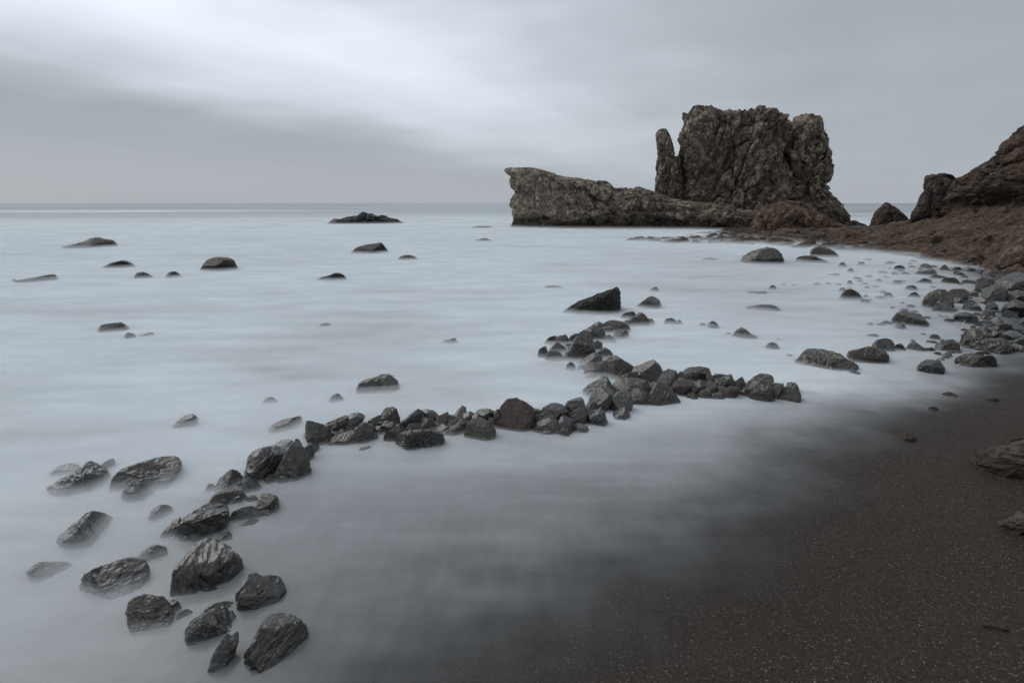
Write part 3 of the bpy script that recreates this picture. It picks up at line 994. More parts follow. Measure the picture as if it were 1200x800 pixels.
R(551, '112,551 122,542 130,538 134,538.5 134,551', 'far', 'faint rock tip behind the shiny ridged rock', group=G_SEA)
R(555, '58,555 70,546 84,543 94,546 96,555', 'grey', 'faint flat rock drowned in mist left of the shiny ridged rock', group=G_SEA)
R(574, '130,574 135,560 142,552 156,546.5 172,541 186,537 204,536.5 210,544 206,558 200,574', 'dark', 'broad flat slab rock with a pale top edge, tilted in the mist', 'boulder', 'boulder', big=True)
R(583, '144,583 150,570 158,564 168,562.5 180,566 190,571.5 189,583', 'grey', 'wet glinting rock leaning against the front of the broad slab rock', 'boulder', 'boulder', amp=.11, big=True)
R(635, '69,635 72,627 82,620 92,612 100,604 109,601 124,603.5 132,609 137,620 138,635', 'dark', 'dark hump-backed boulder alone in the mist at lower left', 'boulder', 'boulder', big=True)
R(671, '31,671 40,663 52,656.5 66,655 80,659 90,665 88,671', 'dark', 'low dark rock back just showing through the mist at far lower left', group=G_SEA)
R(697, '95,697 96,684 101,675 115,667 132,660.5 150,655.5 166,658 173,668 172,684 166,697', 'grey', 'long smooth grey boulder with its base lost in mist', 'boulder', 'boulder', big=True, dr=.3)
R(658, '154,658 166,648 176,641 183,638.5 192,641 196,648 195,658', 'grey', 'small ribbed rock tucked behind the long smooth grey boulder', group=G_SEA)
R(607, '174,607 179,598 187,592.5 195,591.5 202,596 203,607', 'dark', 'small round rock left of the big split wedge boulder', group=G_SEA)

# ------------------------------------------------------------------ boulders of the near end of the stone wall
def near(vb, pts, tint, label, **kw):
    kw.setdefault('big', True)
    kw.setdefault('grow', (1.04, 1.02))
    kw.setdefault('bed', .045)
    kw.setdefault('amp', .03)
    kw.setdefault('cuts', 10)
    return rock(vb, pts, tint, label, 'boulder', 'boulder', 'boulders at the near end of the stone wall', **kw)


near(702, '201,702 203,684 205,672 213,660 221,648 228,639 236,632 245,630.5 252,634 260,637.5 270,645 278,654 282,664 283,676 278,690 268,702', 'dark', 'largest craggy near boulder, tall and cracked, standing above the smaller ones', amp=.035, bed=.06, dr=.4, cuts=10)
near(712, '278,712 278,697 284,689 291,681 291.5,674 300,671.5 306,676 316,674 326,676 331,684 334.5,696 333,704 326,712', 'dark', 'dark boulder with a small knob on its top and a glossy shoulder', cuts=8)
near(736, '151,736 150.5,720 152,706 160,701 170,697 178,699.5 190,700 198,709 204,716 204,728 200,736', 'olive', 'round lumpy olive boulder with a rough pitted skin', amp=.075, cuts=3)
near(750, '218,750 219,738 225,728 238,720 252,713 262,711 272,716 279,724 285,736 284,750', 'grey', 'split grey boulder with a rounded pale cap, lying low in the wash', cuts=8)
near(724, '234,724 241,714 252,707 264,704 274,705.5 278,713 277,724', 'olive', 'flat slab behind the split grey boulder')
near(720, '190,720 193,706 200,702 208,704 213,712 213,720', 'dark', 'low dark stone between the lumpy boulder and the tall craggy one', big=False)
near(724, '206,724 211,716 219,713 227,717 229,724', 'dark', 'small drowned stone in front of the tall craggy boulder', big=False)
near(786, '244,786 247,774 253,760 259,751 266,742.5 271,745 279,738 279,752 274,766 266,778 260,786', 'grey', 'narrow upright shard of rock with pale glinting ribs, nearest the bottom', dr=.22, extend=.15)
near(774, '288,774 290,766 296,754 303,743 308,732 313,723 322,717 334,718 345,723 354,731 359.5,741 358,752 352,764 344,774', 'olive', 'smooth rounded boulder with a pale top at the near end of the wall', rounds=2, cuts=4, amp=.04, dr=.4)
near(630, '206,630 208,617 216,608 228,600.5 240,591 252,588 262,588.5 265.5,597 266,610 262,622 256,630', 'dark', 'big angular wedge boulder with a flat shiny sloping top', cuts=5, amp=.04, rounds=0, dr=.42)
near(629, '188,629 196,617 204,608 212,603 214,612 213,629', 'dark', 'thin split slab leaning on the left side of the wedge boulder', dr=.3)
near(634, '254,634 258,625 264,620 270,623 273,634', 'dark', 'small dark stone in the mist below the wedge boulder', big=False)
near(591, '244,591 250,580.5 260,575 273,572.5 284,576 290,583 292,591', 'brown', 'long smooth brown stone above the wedge boulder', rounds=2, cuts=3)
near(576, '252,576 256,563 263,556 271,549.5 279,552 285,560 285,576', 'dark', 'dark blocky stone with a knobbly top below the flat-topped slab')
near(578, '281,578 285,566 291,559 297,560 304,567 311,574 312,578', 'grey', 'low stone with a white glint along its crest under the flat-topped slab')
near(576, '240,576 243,568 248,566 253,570 254,576', 'far', 'small misty stone left of the blocky stone', big=False)
near(602, '294,602 297,589 304,580 312,578 325,581.5 326.5,592 326,602', 'vein', 'squared stone with a bright wet top face, outer side of the wall bend', cuts=8)
near(612, '269,612 273,600 282,595.5 293,592.5 302,596 306.5,604 306,612', 'grey', 'stone with a pale wet edge right of the wedge boulder')
near(618, '273,618 283,612.5 297,607.5 309,605.5 316,609 316,618', 'dark', 'thin low slab with a pale rim in front of the pale-edged stone', big=False)
near(562, '286,562 289,548 292,536 300,528 312,524.5 324,523.5 335,529 332,543 324,556 318,562', 'grey', 'broad slab with a flat cracked silvery top tilted to the viewer', cuts=3, amp=.05, dr=.5)
near(564, '318,564 326,548 335,531 341,521 346.5,515.5 352,519 357,528 362,542 364,552 360,564', 'dark', 'dark peaked boulder joined to the right side of the flat-topped slab', cuts=6, amp=.05, rounds=0)
near(530, '316,530 322,520 330,515 340,515 346,520 346,530', 'grey', 'grey stone peeping up behind the flat-topped slab', big=False)
near(540, '350,540 353,522 358,515 364,517 368.5,527 367,540', 'olive', 'greenish stone behind the dark peaked boulder', big=False)

# ------------------------------------------------------------------ stones of the long wall, from its near end to its far end
def wall(vb, pts, tint, label, **kw):
    kw.setdefault('rounds', 1)
    kw.setdefault('cuts', 12)
    kw.setdefault('angular', kw['rounds'] < 2)
    kw.setdefault('big', False)
    P = px(pts)
    kw.setdefault('grow', (1.2, 1.13))
    kw.setdefault('amp', .03)
    w = max(p[0] for p in P) - min(p[0] for p in P)
    return rock(vb, pts, tint, label, 'wall_stone', 'stone', 'stones piled into the curved low wall', big=kw.pop('big') or w > 24, **kw)


wall(522, '361,522 360.5,504 366,496 373,498.5 379,506 388,514 390,522', 'olive', 'grey-green stone that begins the straight part of the wall')
wall(512, '377,506 383,497.5 392,493 402,488.5 406,497 405,505 398,512 384,511', 'brown', 'brown stone with a dark hollow face, second from the near end')
wall(508, '401,506 403,491.5 413,488.5 420,485.5 425,492.5 424,501 420,508', 'grey', 'flat grey slab rising to a corner behind the hollow brown stone')
wall(521, '385,521 388,517 396,511.5 408,505 418,507 417,514 410,521', 'olive', 'low wedge stone with a pale edge under the hollow brown stone')
wall(519, '412,519 413,508 417,502 425,498.5 433,500.5 440,506 438,514 434,519', 'pale', 'glittering crinkled grey stone in the near part of the wall', amp=.13)
wall(527.5, '416,527.5 423,524 431,522 433,527.5', 'pale', 'pale sliver of stone lying in the water before the wall')
wall(506, '430,506 432,494 438,488 446,488.5 449,497 448,506', 'dark', 'dark rough stone left of the tall knobbly brown one')
wall(506, '444,506 448,490 451,484.5 457,480 462,480 466,488.5 466,498 463,506', 'brown', 'tall knobbly brown stone standing up from the wall', amp=.11)
wall(517, '451,517 453,508 460,500.5 466,503.5 472,509 471,517', 'red', 'small pinkish-grey block at the foot of the tall brown stone', amp=.03)
wall(508, '462,503 470,495 479,487.5 486,482 492,484 498,494 496,502 484,508 468,508', 'dark', 'dark wedge stone with a bright wet sloping top')
wall(507, '484,507 490,496 500,489 507,494 511,502 508,507', 'brown', 'dark brown layered stone under a gap in the wall')
wall(500, '489,498 493,485 500,481.5 508,483 513,490 510,500', 'grey', 'grey stone at the back behind the layered brown stone')
wall(527, '465,527 468,519 478,513 489,508 504,505.5 514,510.5 515,518 512,527', 'dark', 'shiny black ribbed stone lying in front of the wall', amp=.12)
wall(505, '507,503 510,493 515,487 520,484.5 523.5,488 522,497 515,505', 'brown', 'orange-brown tilted slab, the brightest brown in the wall', dr=.25)
wall(500, '521,500 523,489.5 528,486.5 533,490 534,500', 'dark', 'small dark square stone right of the orange-brown slab')
wall(512, '519,511 524,502 534,498.5 543,501 547,511', 'grey', 'low grey stone sunk at the foot of the wall below a thin slab', rounds=2)
wall(502, '531,502 533,493 540,491.5 547,495 548,502', 'grey', 'thin slab leaning by the upright grey stone')
wall(496, '529.5,496 533,481 540,476.5 544,477.5 545,488 543,496', 'pale', 'upright pale grey stone leaning back from the wall')
wall(498, '541,498 543,487 549,483 556,486.5 557,498', 'grey', 'speckled grey stone left of the dark capped one')
wall(500, '554,490 558,484.5 565,480.5 573,481 578.5,488 580,496 570,500 558,496', 'dark', 'dark angular stone with a flat grey cap')
wall(515, '546,515 549,501 555,493.5 562,491 570,496.5 577.5,504 578,515', 'olive', 'rounded stone striped with pale lines at the wall foot', rounds=2, cuts=3)
wall(502, '578,502 580,488 586,481 592,484 594,502', 'dark', 'narrow dark stone against the left side of the big pinkish block')
wall(504, '582,504 585,490 589,479 594,472 601,470.5 609,475.5 617,483 622,491 621,498 616,504', 'red', 'big pinkish-grey block with a broad sunlit face, centre of the wall', amp=.03, rounds=0, big=True)
wall(494, '622,494 624,483 629,479 634,484 634,494', 'grey', 'small grey stone just right of the big pinkish block')
wall(508, '622,508 625,499 633,494.5 642,490.5 651,494 654,502 652,508', 'olive', 'low olive slab with a worn top in front of the dark mass')
wall(509, '632,509 635,505.5 643,504 649,509', 'pale', 'small pale stone under the low olive slab')
wall(500, '630,500 632,486 637,479.5 646,474.5 657,476.5 663,486 662,500', 'dark', 'bulky black stone, darkest in the middle of the wall', big=True)
wall(482, '640,482 646,474 654,472.5 659,478 658,484', 'pale', 'smooth pale stone peeping over the bulky black one')
wall(508, '655,508 657,494 664,488 671,492 672,508', 'dark', 'dark square stone below the two grey stones')
wall(511, '656,511 660,504.5 663,501.5 667,507 667,511', 'pale', 'small white-faced triangular stone at the waterline')
wall(490, '662,490 664,477 668,470.5 674,467.5 680,471 684.5,480 683,490', 'grey', 'ribbed grey stone above the white-faced triangle')
wall(498, '668,498 671,485 680,479 690,483 692,498', 'dark', 'black wet stone under the banded olive boulder')
wall(506, '671,506 673,497 680,496.5 688,501 691,506', 'pale', 'pale flat stone lying at the waterline of the corner')
wall(499, '691,499 693,486 699,479.5 706,480 711,488 711,499', 'grey', 'speckled grey stone standing in the water at the wall corner', amp=.1)
wall(482, '687,482 688,470 692,462 700,456.5 708,456.5 715,462 717,470 714,482', 'olive', 'big olive boulder with two pale bands near the wall corner', big=True)
wall(467, '685,467 687,457 694,451.5 703,447 706,441.5 714,440 718,450 719,460 717,467', 'dark', 'dark angular stone leaning at the back of the wall corner', amp=.03, big=True)
wall(484, '713,484 715,470 722,463 731,459.5 738,462 740,472 736,484', 'grey', 'blocky grey stone right of the banded olive boulder')
wall(491, '717,491 722,481 729,477 735,483 737,491', 'grey', 'grey stone half lost in mist on the lagoon side of the corner')
wall(474, '733,474 736,461 745,457 755,459 764,464 765,474', 'olive', 'olive slab lying behind the misty lagoon-side stone')
wall(466, '717,462 720,449 726,444.5 738,446 750,451 761,457 758,462 742,466', 'olive', 'long greenish slab sloping down to the right at the corner', dr=.28)
wall(453, '724,453 729,443 738,438 750,437 757,443 757,453', 'brown', 'brown slab tucked below the glossy dome stone')
wall(446, '719,446 724,437 733,433.5 742,434 742,446', 'pale', 'pale flat slab below the peaked brown stone')
wall(445, '705,445 708,435 713,427 720,421 728,419.5 734,425 740,435 740,445', 'brown', 'large peaked brown stone on top of the wall corner', amp=.035, big=True)
wall(452, '741,448 743,436 749,428.5 757,424 764,424.5 771,431 774.5,441 772,452', 'dark', 'large glossy black dome stone on top of the wall corner', cuts=4, amp=.025, big=True, rounds=2)
wall(474, '755,474 759,463 765,454.5 774,450.5 783,455 790,464 794,474', 'olive', 'dull olive wedge stone at the waterline right of the corner', big=True)
wall(456, '766,455 771,445 778,437 786,434.5 792,436 791,445 784,456', 'pale', 'pale brown slab tilted on edge at the top of the wall')
wall(447, '791,447 793,439 798,436 802,440 802,447', 'brown', 'little brown stone with a pale top wedged on the crest')
wall(464, '787,456 790,449 797,446.5 803,446 809,450 807,458 801,464 793,463', 'red', 'round reddish stone set in the wall face below the little brown stone', rounds=2, cuts=4, amp=.03)
wall(449, '799,447 800,438 806,433 817,431.8 827,433 829.5,439 828,446 814,449', 'olive', 'large oval greenish stone capping the wall', rounds=2, cuts=4, amp=.05)
wall(456, '808,455 811,447 821,444.5 831,446 834,452 831,456', 'olive', 'flat greenish stone beneath the oval capping stone', rounds=2)
wall(454, '827,454 829,442 834,440 837,446 837,454', 'dark', 'small dark filler stone right of the oval capping stone')
wall(463, '806,463 809,454 815,452 819,457 818,463', 'dark', 'dark filler stone right of the round reddish stone')
wall(468, '802,468 805,461.5 812,459 818,462 819,468', 'olive', 'low dark green stone at the waterline under the filler stone', rounds=2)
wall(466, '817,466 819,457.5 825,454 831,457 833,464 831,466', 'olive', 'rounded green stone low in the wall face', rounds=2, cuts=3)
wall(448, '834,448 838,440 845,438.5 852,441 856,448', 'dark', 'dark flat stone on the crest right of the filler stone')
wall(457, '836,456 839,447 847,443.5 855,446 857,452 853,457', 'vein', 'grey-green stone crossed by a thin white line')
wall(461, '832,460 834,453.5 841,452 848,454.5 849,461', 'brown', 'flat brown stone under the white-lined stone', rounds=2, amp=.03)
wall(468, '831,468 835,462.5 842,460 848,463 849,468', 'grey', 'low grey stone at the waterline below the flat brown stone', rounds=2)
wall(466, '848,465 851,457 857,452.5 863,453.5 865,460 861,466', 'red', 'rosy oval stone with a pale streak near the wall end', rounds=2, cuts=3, amp=.03)
wall(453, '857,453 861,446.5 870,441.5 872,448 872,453', 'dark', 'small pointed black stone on the crest near the wall end')
wall(461, '861,450 864,446.5 869,448 877,455.5 875,460 868,458', 'red', 'bright reddish slanting stone beside the pointed black one', amp=.03)
wall(458, '874,456 878,447.5 885,442 892,439.5 899,440.5 904,447 903,455 896,458', 'vein', 'topmost stone near the wall end with a thick white vein', big=True)
wall(469, '876,469 877,458 881,451.5 888,451.5 896,456 903,461 904,469', 'olive', 'pitted olive boulder at the waterline near the wall end', amp=.09)
wall(468, '901,468 905,458.5 911,452 917,450.5 917,458 911,468', 'olive', 'slab on edge leaning between the olive boulder and the end stone', dr=.25)
wall(470, '910,470 912,461 917,456.5 924,455 932,458 936,463.5 936,470', 'olive', 'rounded greenish stone that ends the wall on the beach side', rounds=2, cuts=3, amp=.05)
wall(457.5, '920,457.5 922,453 925,452 928,457.5', 'dark', 'tiny black stone on top of the end stone')
wall(470, '893,470 897,465 902,463 907,470', 'dark', 'little dark stone sunk between the olive boulder and the slab on edge')

_w = random.Random(9)
LINE = [(362, 516), (400, 516), (445, 512), (500, 509), (560, 508), (620, 504), (665, 502), (690, 487), (715, 478), (745, 470), (775, 468), (830, 465), (880, 466), (925, 467)]
LU, LV = [p[0] for p in LINE], [p[1] for p in LINE]


def lump(u, v, w, h, n=6, rr=_w):
    return [(u - w / 2, v)] + [(u - w / 2 + w * (i + .5) / n + rr.uniform(-.06, .06) * w, v - h * (.4 + .6 * math.sin(math.pi * (i + .5) / n)) * rr.uniform(.75, 1.1)) for i in range(n)] + [(u + w / 2, v)]


for k in range(64):                               # the dark stones that fill the wall between and behind the ones in front
    u = 364 + (925 - 364) * (k + _w.uniform(-.4, .4)) / 63
    v = float(np.interp(u, LU, LV)) - _w.uniform(1.5, 8)
    w = _w.uniform(15, 25)
    rock(v, lump(u, v, w, w * _w.uniform(.5, .75)), _w.choice(('dark', 'dark', 'dark', 'olive', 'grey', 'brown')), 'dark stone wedged low between the larger stones of the curved wall', 'wall_stone', 'stone', 'filling stones of the curved wall', cuts=9, angular=True)
for u, v, w in [(246, 604, 17), (262, 612, 15), (276, 590, 17), (296, 588, 15), (318, 590, 14), (292, 606, 16), (268, 566, 14), (318, 566, 18), (300, 560, 16), (262, 594, 15), (334, 566, 18), (350, 556, 16),
                (228, 634, 15), (246, 628, 17), (284, 572, 15), (312, 604, 14), (216, 634, 13), (366, 530, 16)]:
    rock(v, lump(u, v, w, w * _w.uniform(.5, .7)), _w.choice(('dark', 'dark', 'olive', 'grey')), 'dark stone sunk between the big boulders where the wall bends', 'wall_stone', 'stone', 'filling stones at the wall bend', cuts=9, angular=True)
for k in range(24):
    t = (k + _w.uniform(-.4, .4)) / 23
    u, v = float(np.interp(t, [0, .35, .62, 1], [690, 672, 700, 752])), float(np.interp(t, [0, .35, .62, 1], [436, 410, 393, 378]))
    u += _w.uniform(-14, 14) * (1.2 - .7 * t)
    w = _w.uniform(10, 19)
    rock(v, lump(u, v, w, w * _w.uniform(.4, .65)), _w.choice(('dark', 'dark', 'far', 'grey')), 'dark stone filling the short arm between its larger stones', 'arm_stone', 'stone', 'filling stones of the short arm', cuts=8, angular=True)

# ------------------------------------------------------------------ the second arm, beyond the wall corner
def arm(vb, pts, tint, label, **kw):
    kw.setdefault('cuts', 11)
    kw.setdefault('angular', kw.get('rounds', 1) < 2)
    kw.setdefault('grow', (1.16, 1.1))
    return rock(vb, pts, tint, label, 'arm_stone', 'stone', 'stones of the short arm behind the wall corner', **kw)


arm(374, '727,374 731,368 738,365.8 742,366 745,374', 'far', 'flat dark slab at the far back of the short arm')
arm(382, '730,382 733,374 740,371 747,374 751,382', 'dark', 'low dark stone in front of the far flat slab')
arm(382, '743,382 745,371.5 749,367 755,369 760,377 760,382', 'brown', 'rounded brown stone near the tip of the short arm', rounds=2)
arm(380, '757,380 759,375 763,373 767,380', 'dark', 'small dark stone at the very tip of the short arm')
arm(389, '709,389 712,380 721,376 731,378 736,383 737,389', 'brown', 'broad rounded brown stone in the upper half of the short arm')
arm(397, '717,397 720,389 728,386 735,390 736,397', 'grey', 'grey wet stone below the broad brown one')
arm(401, '704,401 708,394.5 714,392.5 720,396 721,401', 'pale', 'pale flat stone lying in the water beside the short arm')
arm(389, '688,389 693,379.5 700,377.5 708,382 710,389', 'grey', 'grey broken stone at the back of the arm')
arm(401, '676,398 682,388 691,382 701,384 707,390 706,397 698,401', 'dark', 'dark flat-topped slab leaning in the middle of the arm')
arm(423, '663,423 664,409 669,400 676,393 684,388.5 690,395 694,405 695,416 692,423', 'dark', 'biggest boulder of the short arm, dark and pointed', big=True)
arm(405, '663,405 668,396 676,391 682,394 680,405', 'far', 'low slab behind the biggest boulder of the arm')
arm(404, '637,404 641,396 648,394 654,397 655,404', 'far', 'misty stone at the outer left of the arm, upper one')
arm(405, '648,405 652,395 660,392.5 665,397 665,405', 'grey', 'grey misty stone left of the biggest arm boulder')
arm(419, '631,419 632,410 637,406 642,409 644,419', 'dark', 'small dark stone farthest left on the arm')
arm(423, '639,423 643,413 650,411 657,415 660,423', 'dark', 'low stone beside the farthest left stone of the arm')
arm(414, '644,414 649,403 656,401 662,405 663,414', 'grey', 'pale misty stone in the crook left of the biggest arm boulder')
arm(413, '692,413 695,403 701,399.5 706,404 706,413', 'dark', 'squat dark stone right of the biggest arm boulder')
arm(421, '695,421 699,412 706,407.5 712,412 717,418 717,421', 'dark', 'dark triangular stone low on the right flank of the arm')
arm(429, '679,429 682,419 690,414 699,416 704,422 703,429', 'grey', 'ribbed stone in front of the biggest arm boulder')
arm(434, '663,434 665,427 669,424.5 673,428 674,434', 'dark', 'little round stone in the water in front of the arm')
arm(441, '685,441 688,431 694,425 700,427 706,434 710,441', 'dark', 'dark angular stone nearest the wall corner')
arm(443, '684,443 689,438 696,436 698,443', 'pale', 'small pale stone at the foot of the angular stone by the corner')

# ------------------------------------------------------------------ boulders in the shallows before the brown shelf
def shoal(vb, pts, tint, label, **kw):
    kw.setdefault('amp', .06)
    kw.setdefault('bed', .05)
    kw.setdefault('cuts', 5)
    return rock(vb, pts, tint, label, 'boulder', 'boulder', 'boulders in the shallows below the headland', **kw)


shoal(309, '869,309 872,301.5 878,296.5 885,292.5 898,291 908,292.5 914,298 916.5,304 916.5,309', 'olive', 'large rounded olive boulder in the water before the brown shelf', big=True, rounds=2)
shoal(301.5, '950,301.5 951,293.5 957,289.5 967,289.5 976,294 981.5,299 981.5,301.5', 'brown', 'rounded brown boulder beside a flat dark slab near the shelf', rounds=2)
shoal(307.5, '933,307.5 935,301.5 944,300 955,300.5 962,304 969,306 969,307.5', 'far', 'flat dark slab just in front of the rounded brown boulder')
shoal(363.5, '870,363.5 878,359 890,357.2 903,357.2 910,359.5 914,363.5', 'olive', 'long low olive rock in the middle of the bay')
shoal(344, '871,344 878,341 886,342 896,341.2 899,344', 'far', 'thin flat rock awash above the long low olive rock')
shoal(351, '983,351 988,343.5 994,339 1000,339 1006,344 1011,351', 'far', 'dark pyramid-shaped boulder alone in the shallows', cuts=4)
shoal(396, '857,396 862,388.5 868,384 873,385.5 879,391 886,393.5 887,396', 'dark', 'small peaked rock with a low tail behind the wall end')
shoal(409, '896,409 900,402.5 906,400.8 911,404 913,409', 'grey', 'small wet glinting rock behind the wall end')
shoal(382, '819,382 822,378 826,379 828,382', 'far', 'smaller of a pair of rocks in the bay behind the wall')
shoal(384.5, '828,384.5 831,378 836,376.2 841,380 842,384.5', 'dark', 'bigger of a pair of rocks in the bay behind the wall')
shoal(339, '901,339 903,335 906,333.8 909,336 910,339', 'far', 'knob of rock between the olive boulder and the long low rock')
shoal(432, '932,430 937,421 944,413 952,408.5 964,410.5 976,413.5 986,419 996,424 1003,428 1003,432', 'olive', 'long broken boulder with slanting ribs between wall end and shore', big=True, amp=.1, dr=.3)
shoal(425, '993,416 996,411.5 1006,410 1016,407 1026,408 1036,412 1040,419 1038,425 1008,425', 'brown', 'brown boulder pointing left like a snout', big=True, cuts=4)
shoal(411, '1019,411 1024,402.5 1031,397.5 1040,397 1047,401.5 1048,411', 'olive', 'dark rounded boulder set behind the snout-shaped one', cuts=4)
shoal(410, '1047,410 1050,404 1056,402.5 1062,410', 'far', 'low dark rock between the snout boulder and the little pyramid', )
shoal(410.5, '1061,410.5 1065,404 1070,400 1076,403.5 1083,408 1084,410.5', 'olive', 'little pyramid of olive rock in the shore shallows')
shoal(382, '1045,382 1047,373.5 1052,367 1060,364.5 1068,367.5 1078,369.5 1084,375 1087,382', 'olive', 'hump boulder with a small stone at its left foot', big=True)
shoal(385, '1046,385 1051,379.5 1056,378 1060,381 1061,385', 'dark', 'small stone at the left foot of the hump boulder')
shoal(437, '1075,437 1077,428.5 1083,423 1092,421.8 1101,425 1106,431 1106,437', 'dark', 'dark rounded boulder on its own at the beach edge, mist below it', rounds=2)
shoal(431, '1120,431 1121,421.5 1128,416.5 1139,414.8 1150,418 1160,416.5 1166,421 1167,431', 'brown', 'brown double-humped boulder lying at the edge of the black sand', big=True)
shoal(411, '1095,411 1098,403 1107,399.5 1116,398 1123,403 1124,411', 'olive', 'flat olive boulder left of the tall brown-topped one')
shoal(408, '1122,408 1125,397 1131,389 1138,385.8 1147,387.5 1152.5,393 1152,402 1148,408', 'brown', 'tall brown-topped boulder leaning over its neighbours near the sand')
shoal(412, '1132,412 1138,402 1150,397 1164,398 1176,396 1184,402 1186,412', 'dark', 'long dark slab lying below the tall brown-topped boulder', big=True)
shoal(362, '1082,362 1083,351.5 1088,345 1096,340.8 1108,340.8 1115,346 1117,362', 'olive', 'big blocky boulder in the middle of the shore stones')
shoal(353, '1109,353 1110,343 1118,339.5 1130,339.5 1136,344 1136,353', 'brown', 'squared boulder behind the big blocky one')
shoal(356, '1115,356 1118,349.5 1123,347 1128,351 1129,356', 'dark', 'small dark stone between the blocky and the squared boulder')
shoal(366, '1090,366 1096,359 1106,356.5 1115,361 1118,366', 'grey', 'grey slab at the front of the big blocky boulder')
shoal(378, '1117,378 1119,369.5 1125,365.5 1137,365 1144,369 1146,378', 'dark', 'dark loaf-shaped boulder below the squared one', rounds=2)
shoal(364, '1127,364 1130,357 1137,354 1144,357 1149,364', 'brown', 'brown wedge stone above the loaf-shaped boulder')
shoal(340, '1060,340 1062,335.5 1069,334.2 1074,336 1075,340', 'far', 'flat-topped dark stone alone above the blocky boulder')
shoal(348.5, '1063,348.5 1067,344 1073,342 1079,348.5', 'far', 'low pointed stone just left of the blocky boulder')
shoal(348.5, '1034,348.5 1037,344 1043,342.8 1048,348.5', 'far', 'low round stone halfway from the pyramid boulder to the blocky boulder')
shoal(317, '1047,317 1049,312 1055,310.8 1060,313 1060,317', 'far', 'squarish stone nearest the shelf edge, in open water')
shoal(317, '1101,317 1104,312 1108,310 1113,317', 'dark', 'dark pointed stone close under the shelf edge')
shoal(312.5, '981,312.5 985,308.5 988,307 993,312.5', 'far', 'pointed stone just right of the flat dark slab')
shoal(318.5, '992,318.5 995,315 999,315 1001,318.5', 'far', 'small stone below the pointed stone right of the slab')
shoal(322.3, '966,322.3 974,320.8 983,320.5 984,322.3', 'far', 'thin streak of rock below the flat dark slab')
shoal(333.5, '992,333.5 994,329.3 997,328.6 1000,333.5', 'far', 'small knob rock above the dark pyramid boulder')
shoal(348.2, '1011,348.2 1013,345.5 1016,345 1018,348.2', 'far', 'tiny stone at the right side of the pyramid boulder')
shoal(372, '1093,372 1100,369.8 1110,371 1117,374 1117,376 1094,376', 'grey', 'thin grey slab awash between hump boulder and loaf-shaped boulder')
shoal(425, '1056,431 1059,428 1064,428 1066,431', 'far', 'small faint stone left of the dark rounded beach-edge boulder')
shoal(437.5, '992,437.5 998,434 1006,436 1009,437.5', 'far', 'thin stone awash at the foot of the ribbed boulder')
G_CLIFF = 'wet boulders heaped under the headland'
def heap(vb, pts, tint, label, **kw):
    kw.setdefault('cuts', 9)
    kw.setdefault('angular', kw.get('rounds', 1) < 2)
    return rock(vb, pts, tint, label, 'boulder', 'boulder', G_CLIFF, **kw)


heap(339, '1143,339 1145,328 1152,323 1160,324 1164,331 1164,339', 'grey', 'grey upright boulder at the outer end of the heap under the headland')
heap(352, '1148,352 1152,341 1162,335 1174,335.5 1181,343 1181,352', 'olive', 'bulky olive boulder in the middle of the heap under the headland')
heap(340, '1163,340 1168,328 1178,321 1190,319 1201,324 1203,340', 'dark', 'black boulder beneath the smooth rust-brown boulder')
heap(338, '1188,338 1190,326 1196,319 1206,318 1214,325 1216,338', 'brown', 'brown rounded boulder at the picture edge below the rust boulder', rounds=2)
heap(353, '1177,353 1181,344 1192,340 1204,342 1208,353', 'olive', 'flat olive boulder right of the bulky one in the heap')
heap(371, '1172,371 1177,359 1188,353 1202,352 1212,358 1214,371', 'dark', 'broad dark boulder at the edge with a small round stone before it', big=True)
heap(373, '1173,373 1176,366.5 1183,363.5 1191,366 1194,373', 'grey', 'small round grey stone before the broad dark edge boulder', rounds=2)
heap(389, '1159,389 1162,381 1172,378.5 1184,380 1192,383 1192,389', 'brown', 'long low brown slab above the tall brown-topped boulder')
heap(371, '1148,371 1151,364 1158,361 1165,365 1166,371', 'brown', 'knobbly brown stone right of the loaf-shaped boulder')
heap(399, '1164,399 1170,391 1182,387.5 1198,389 1204,399', 'grey', 'grey flat boulder half bedded at the edge of the sand')
heap(409, '1184,409 1188,399 1197,395.5 1208,398 1212,409', 'dark', 'dark stone bedded at the right edge above the sand')

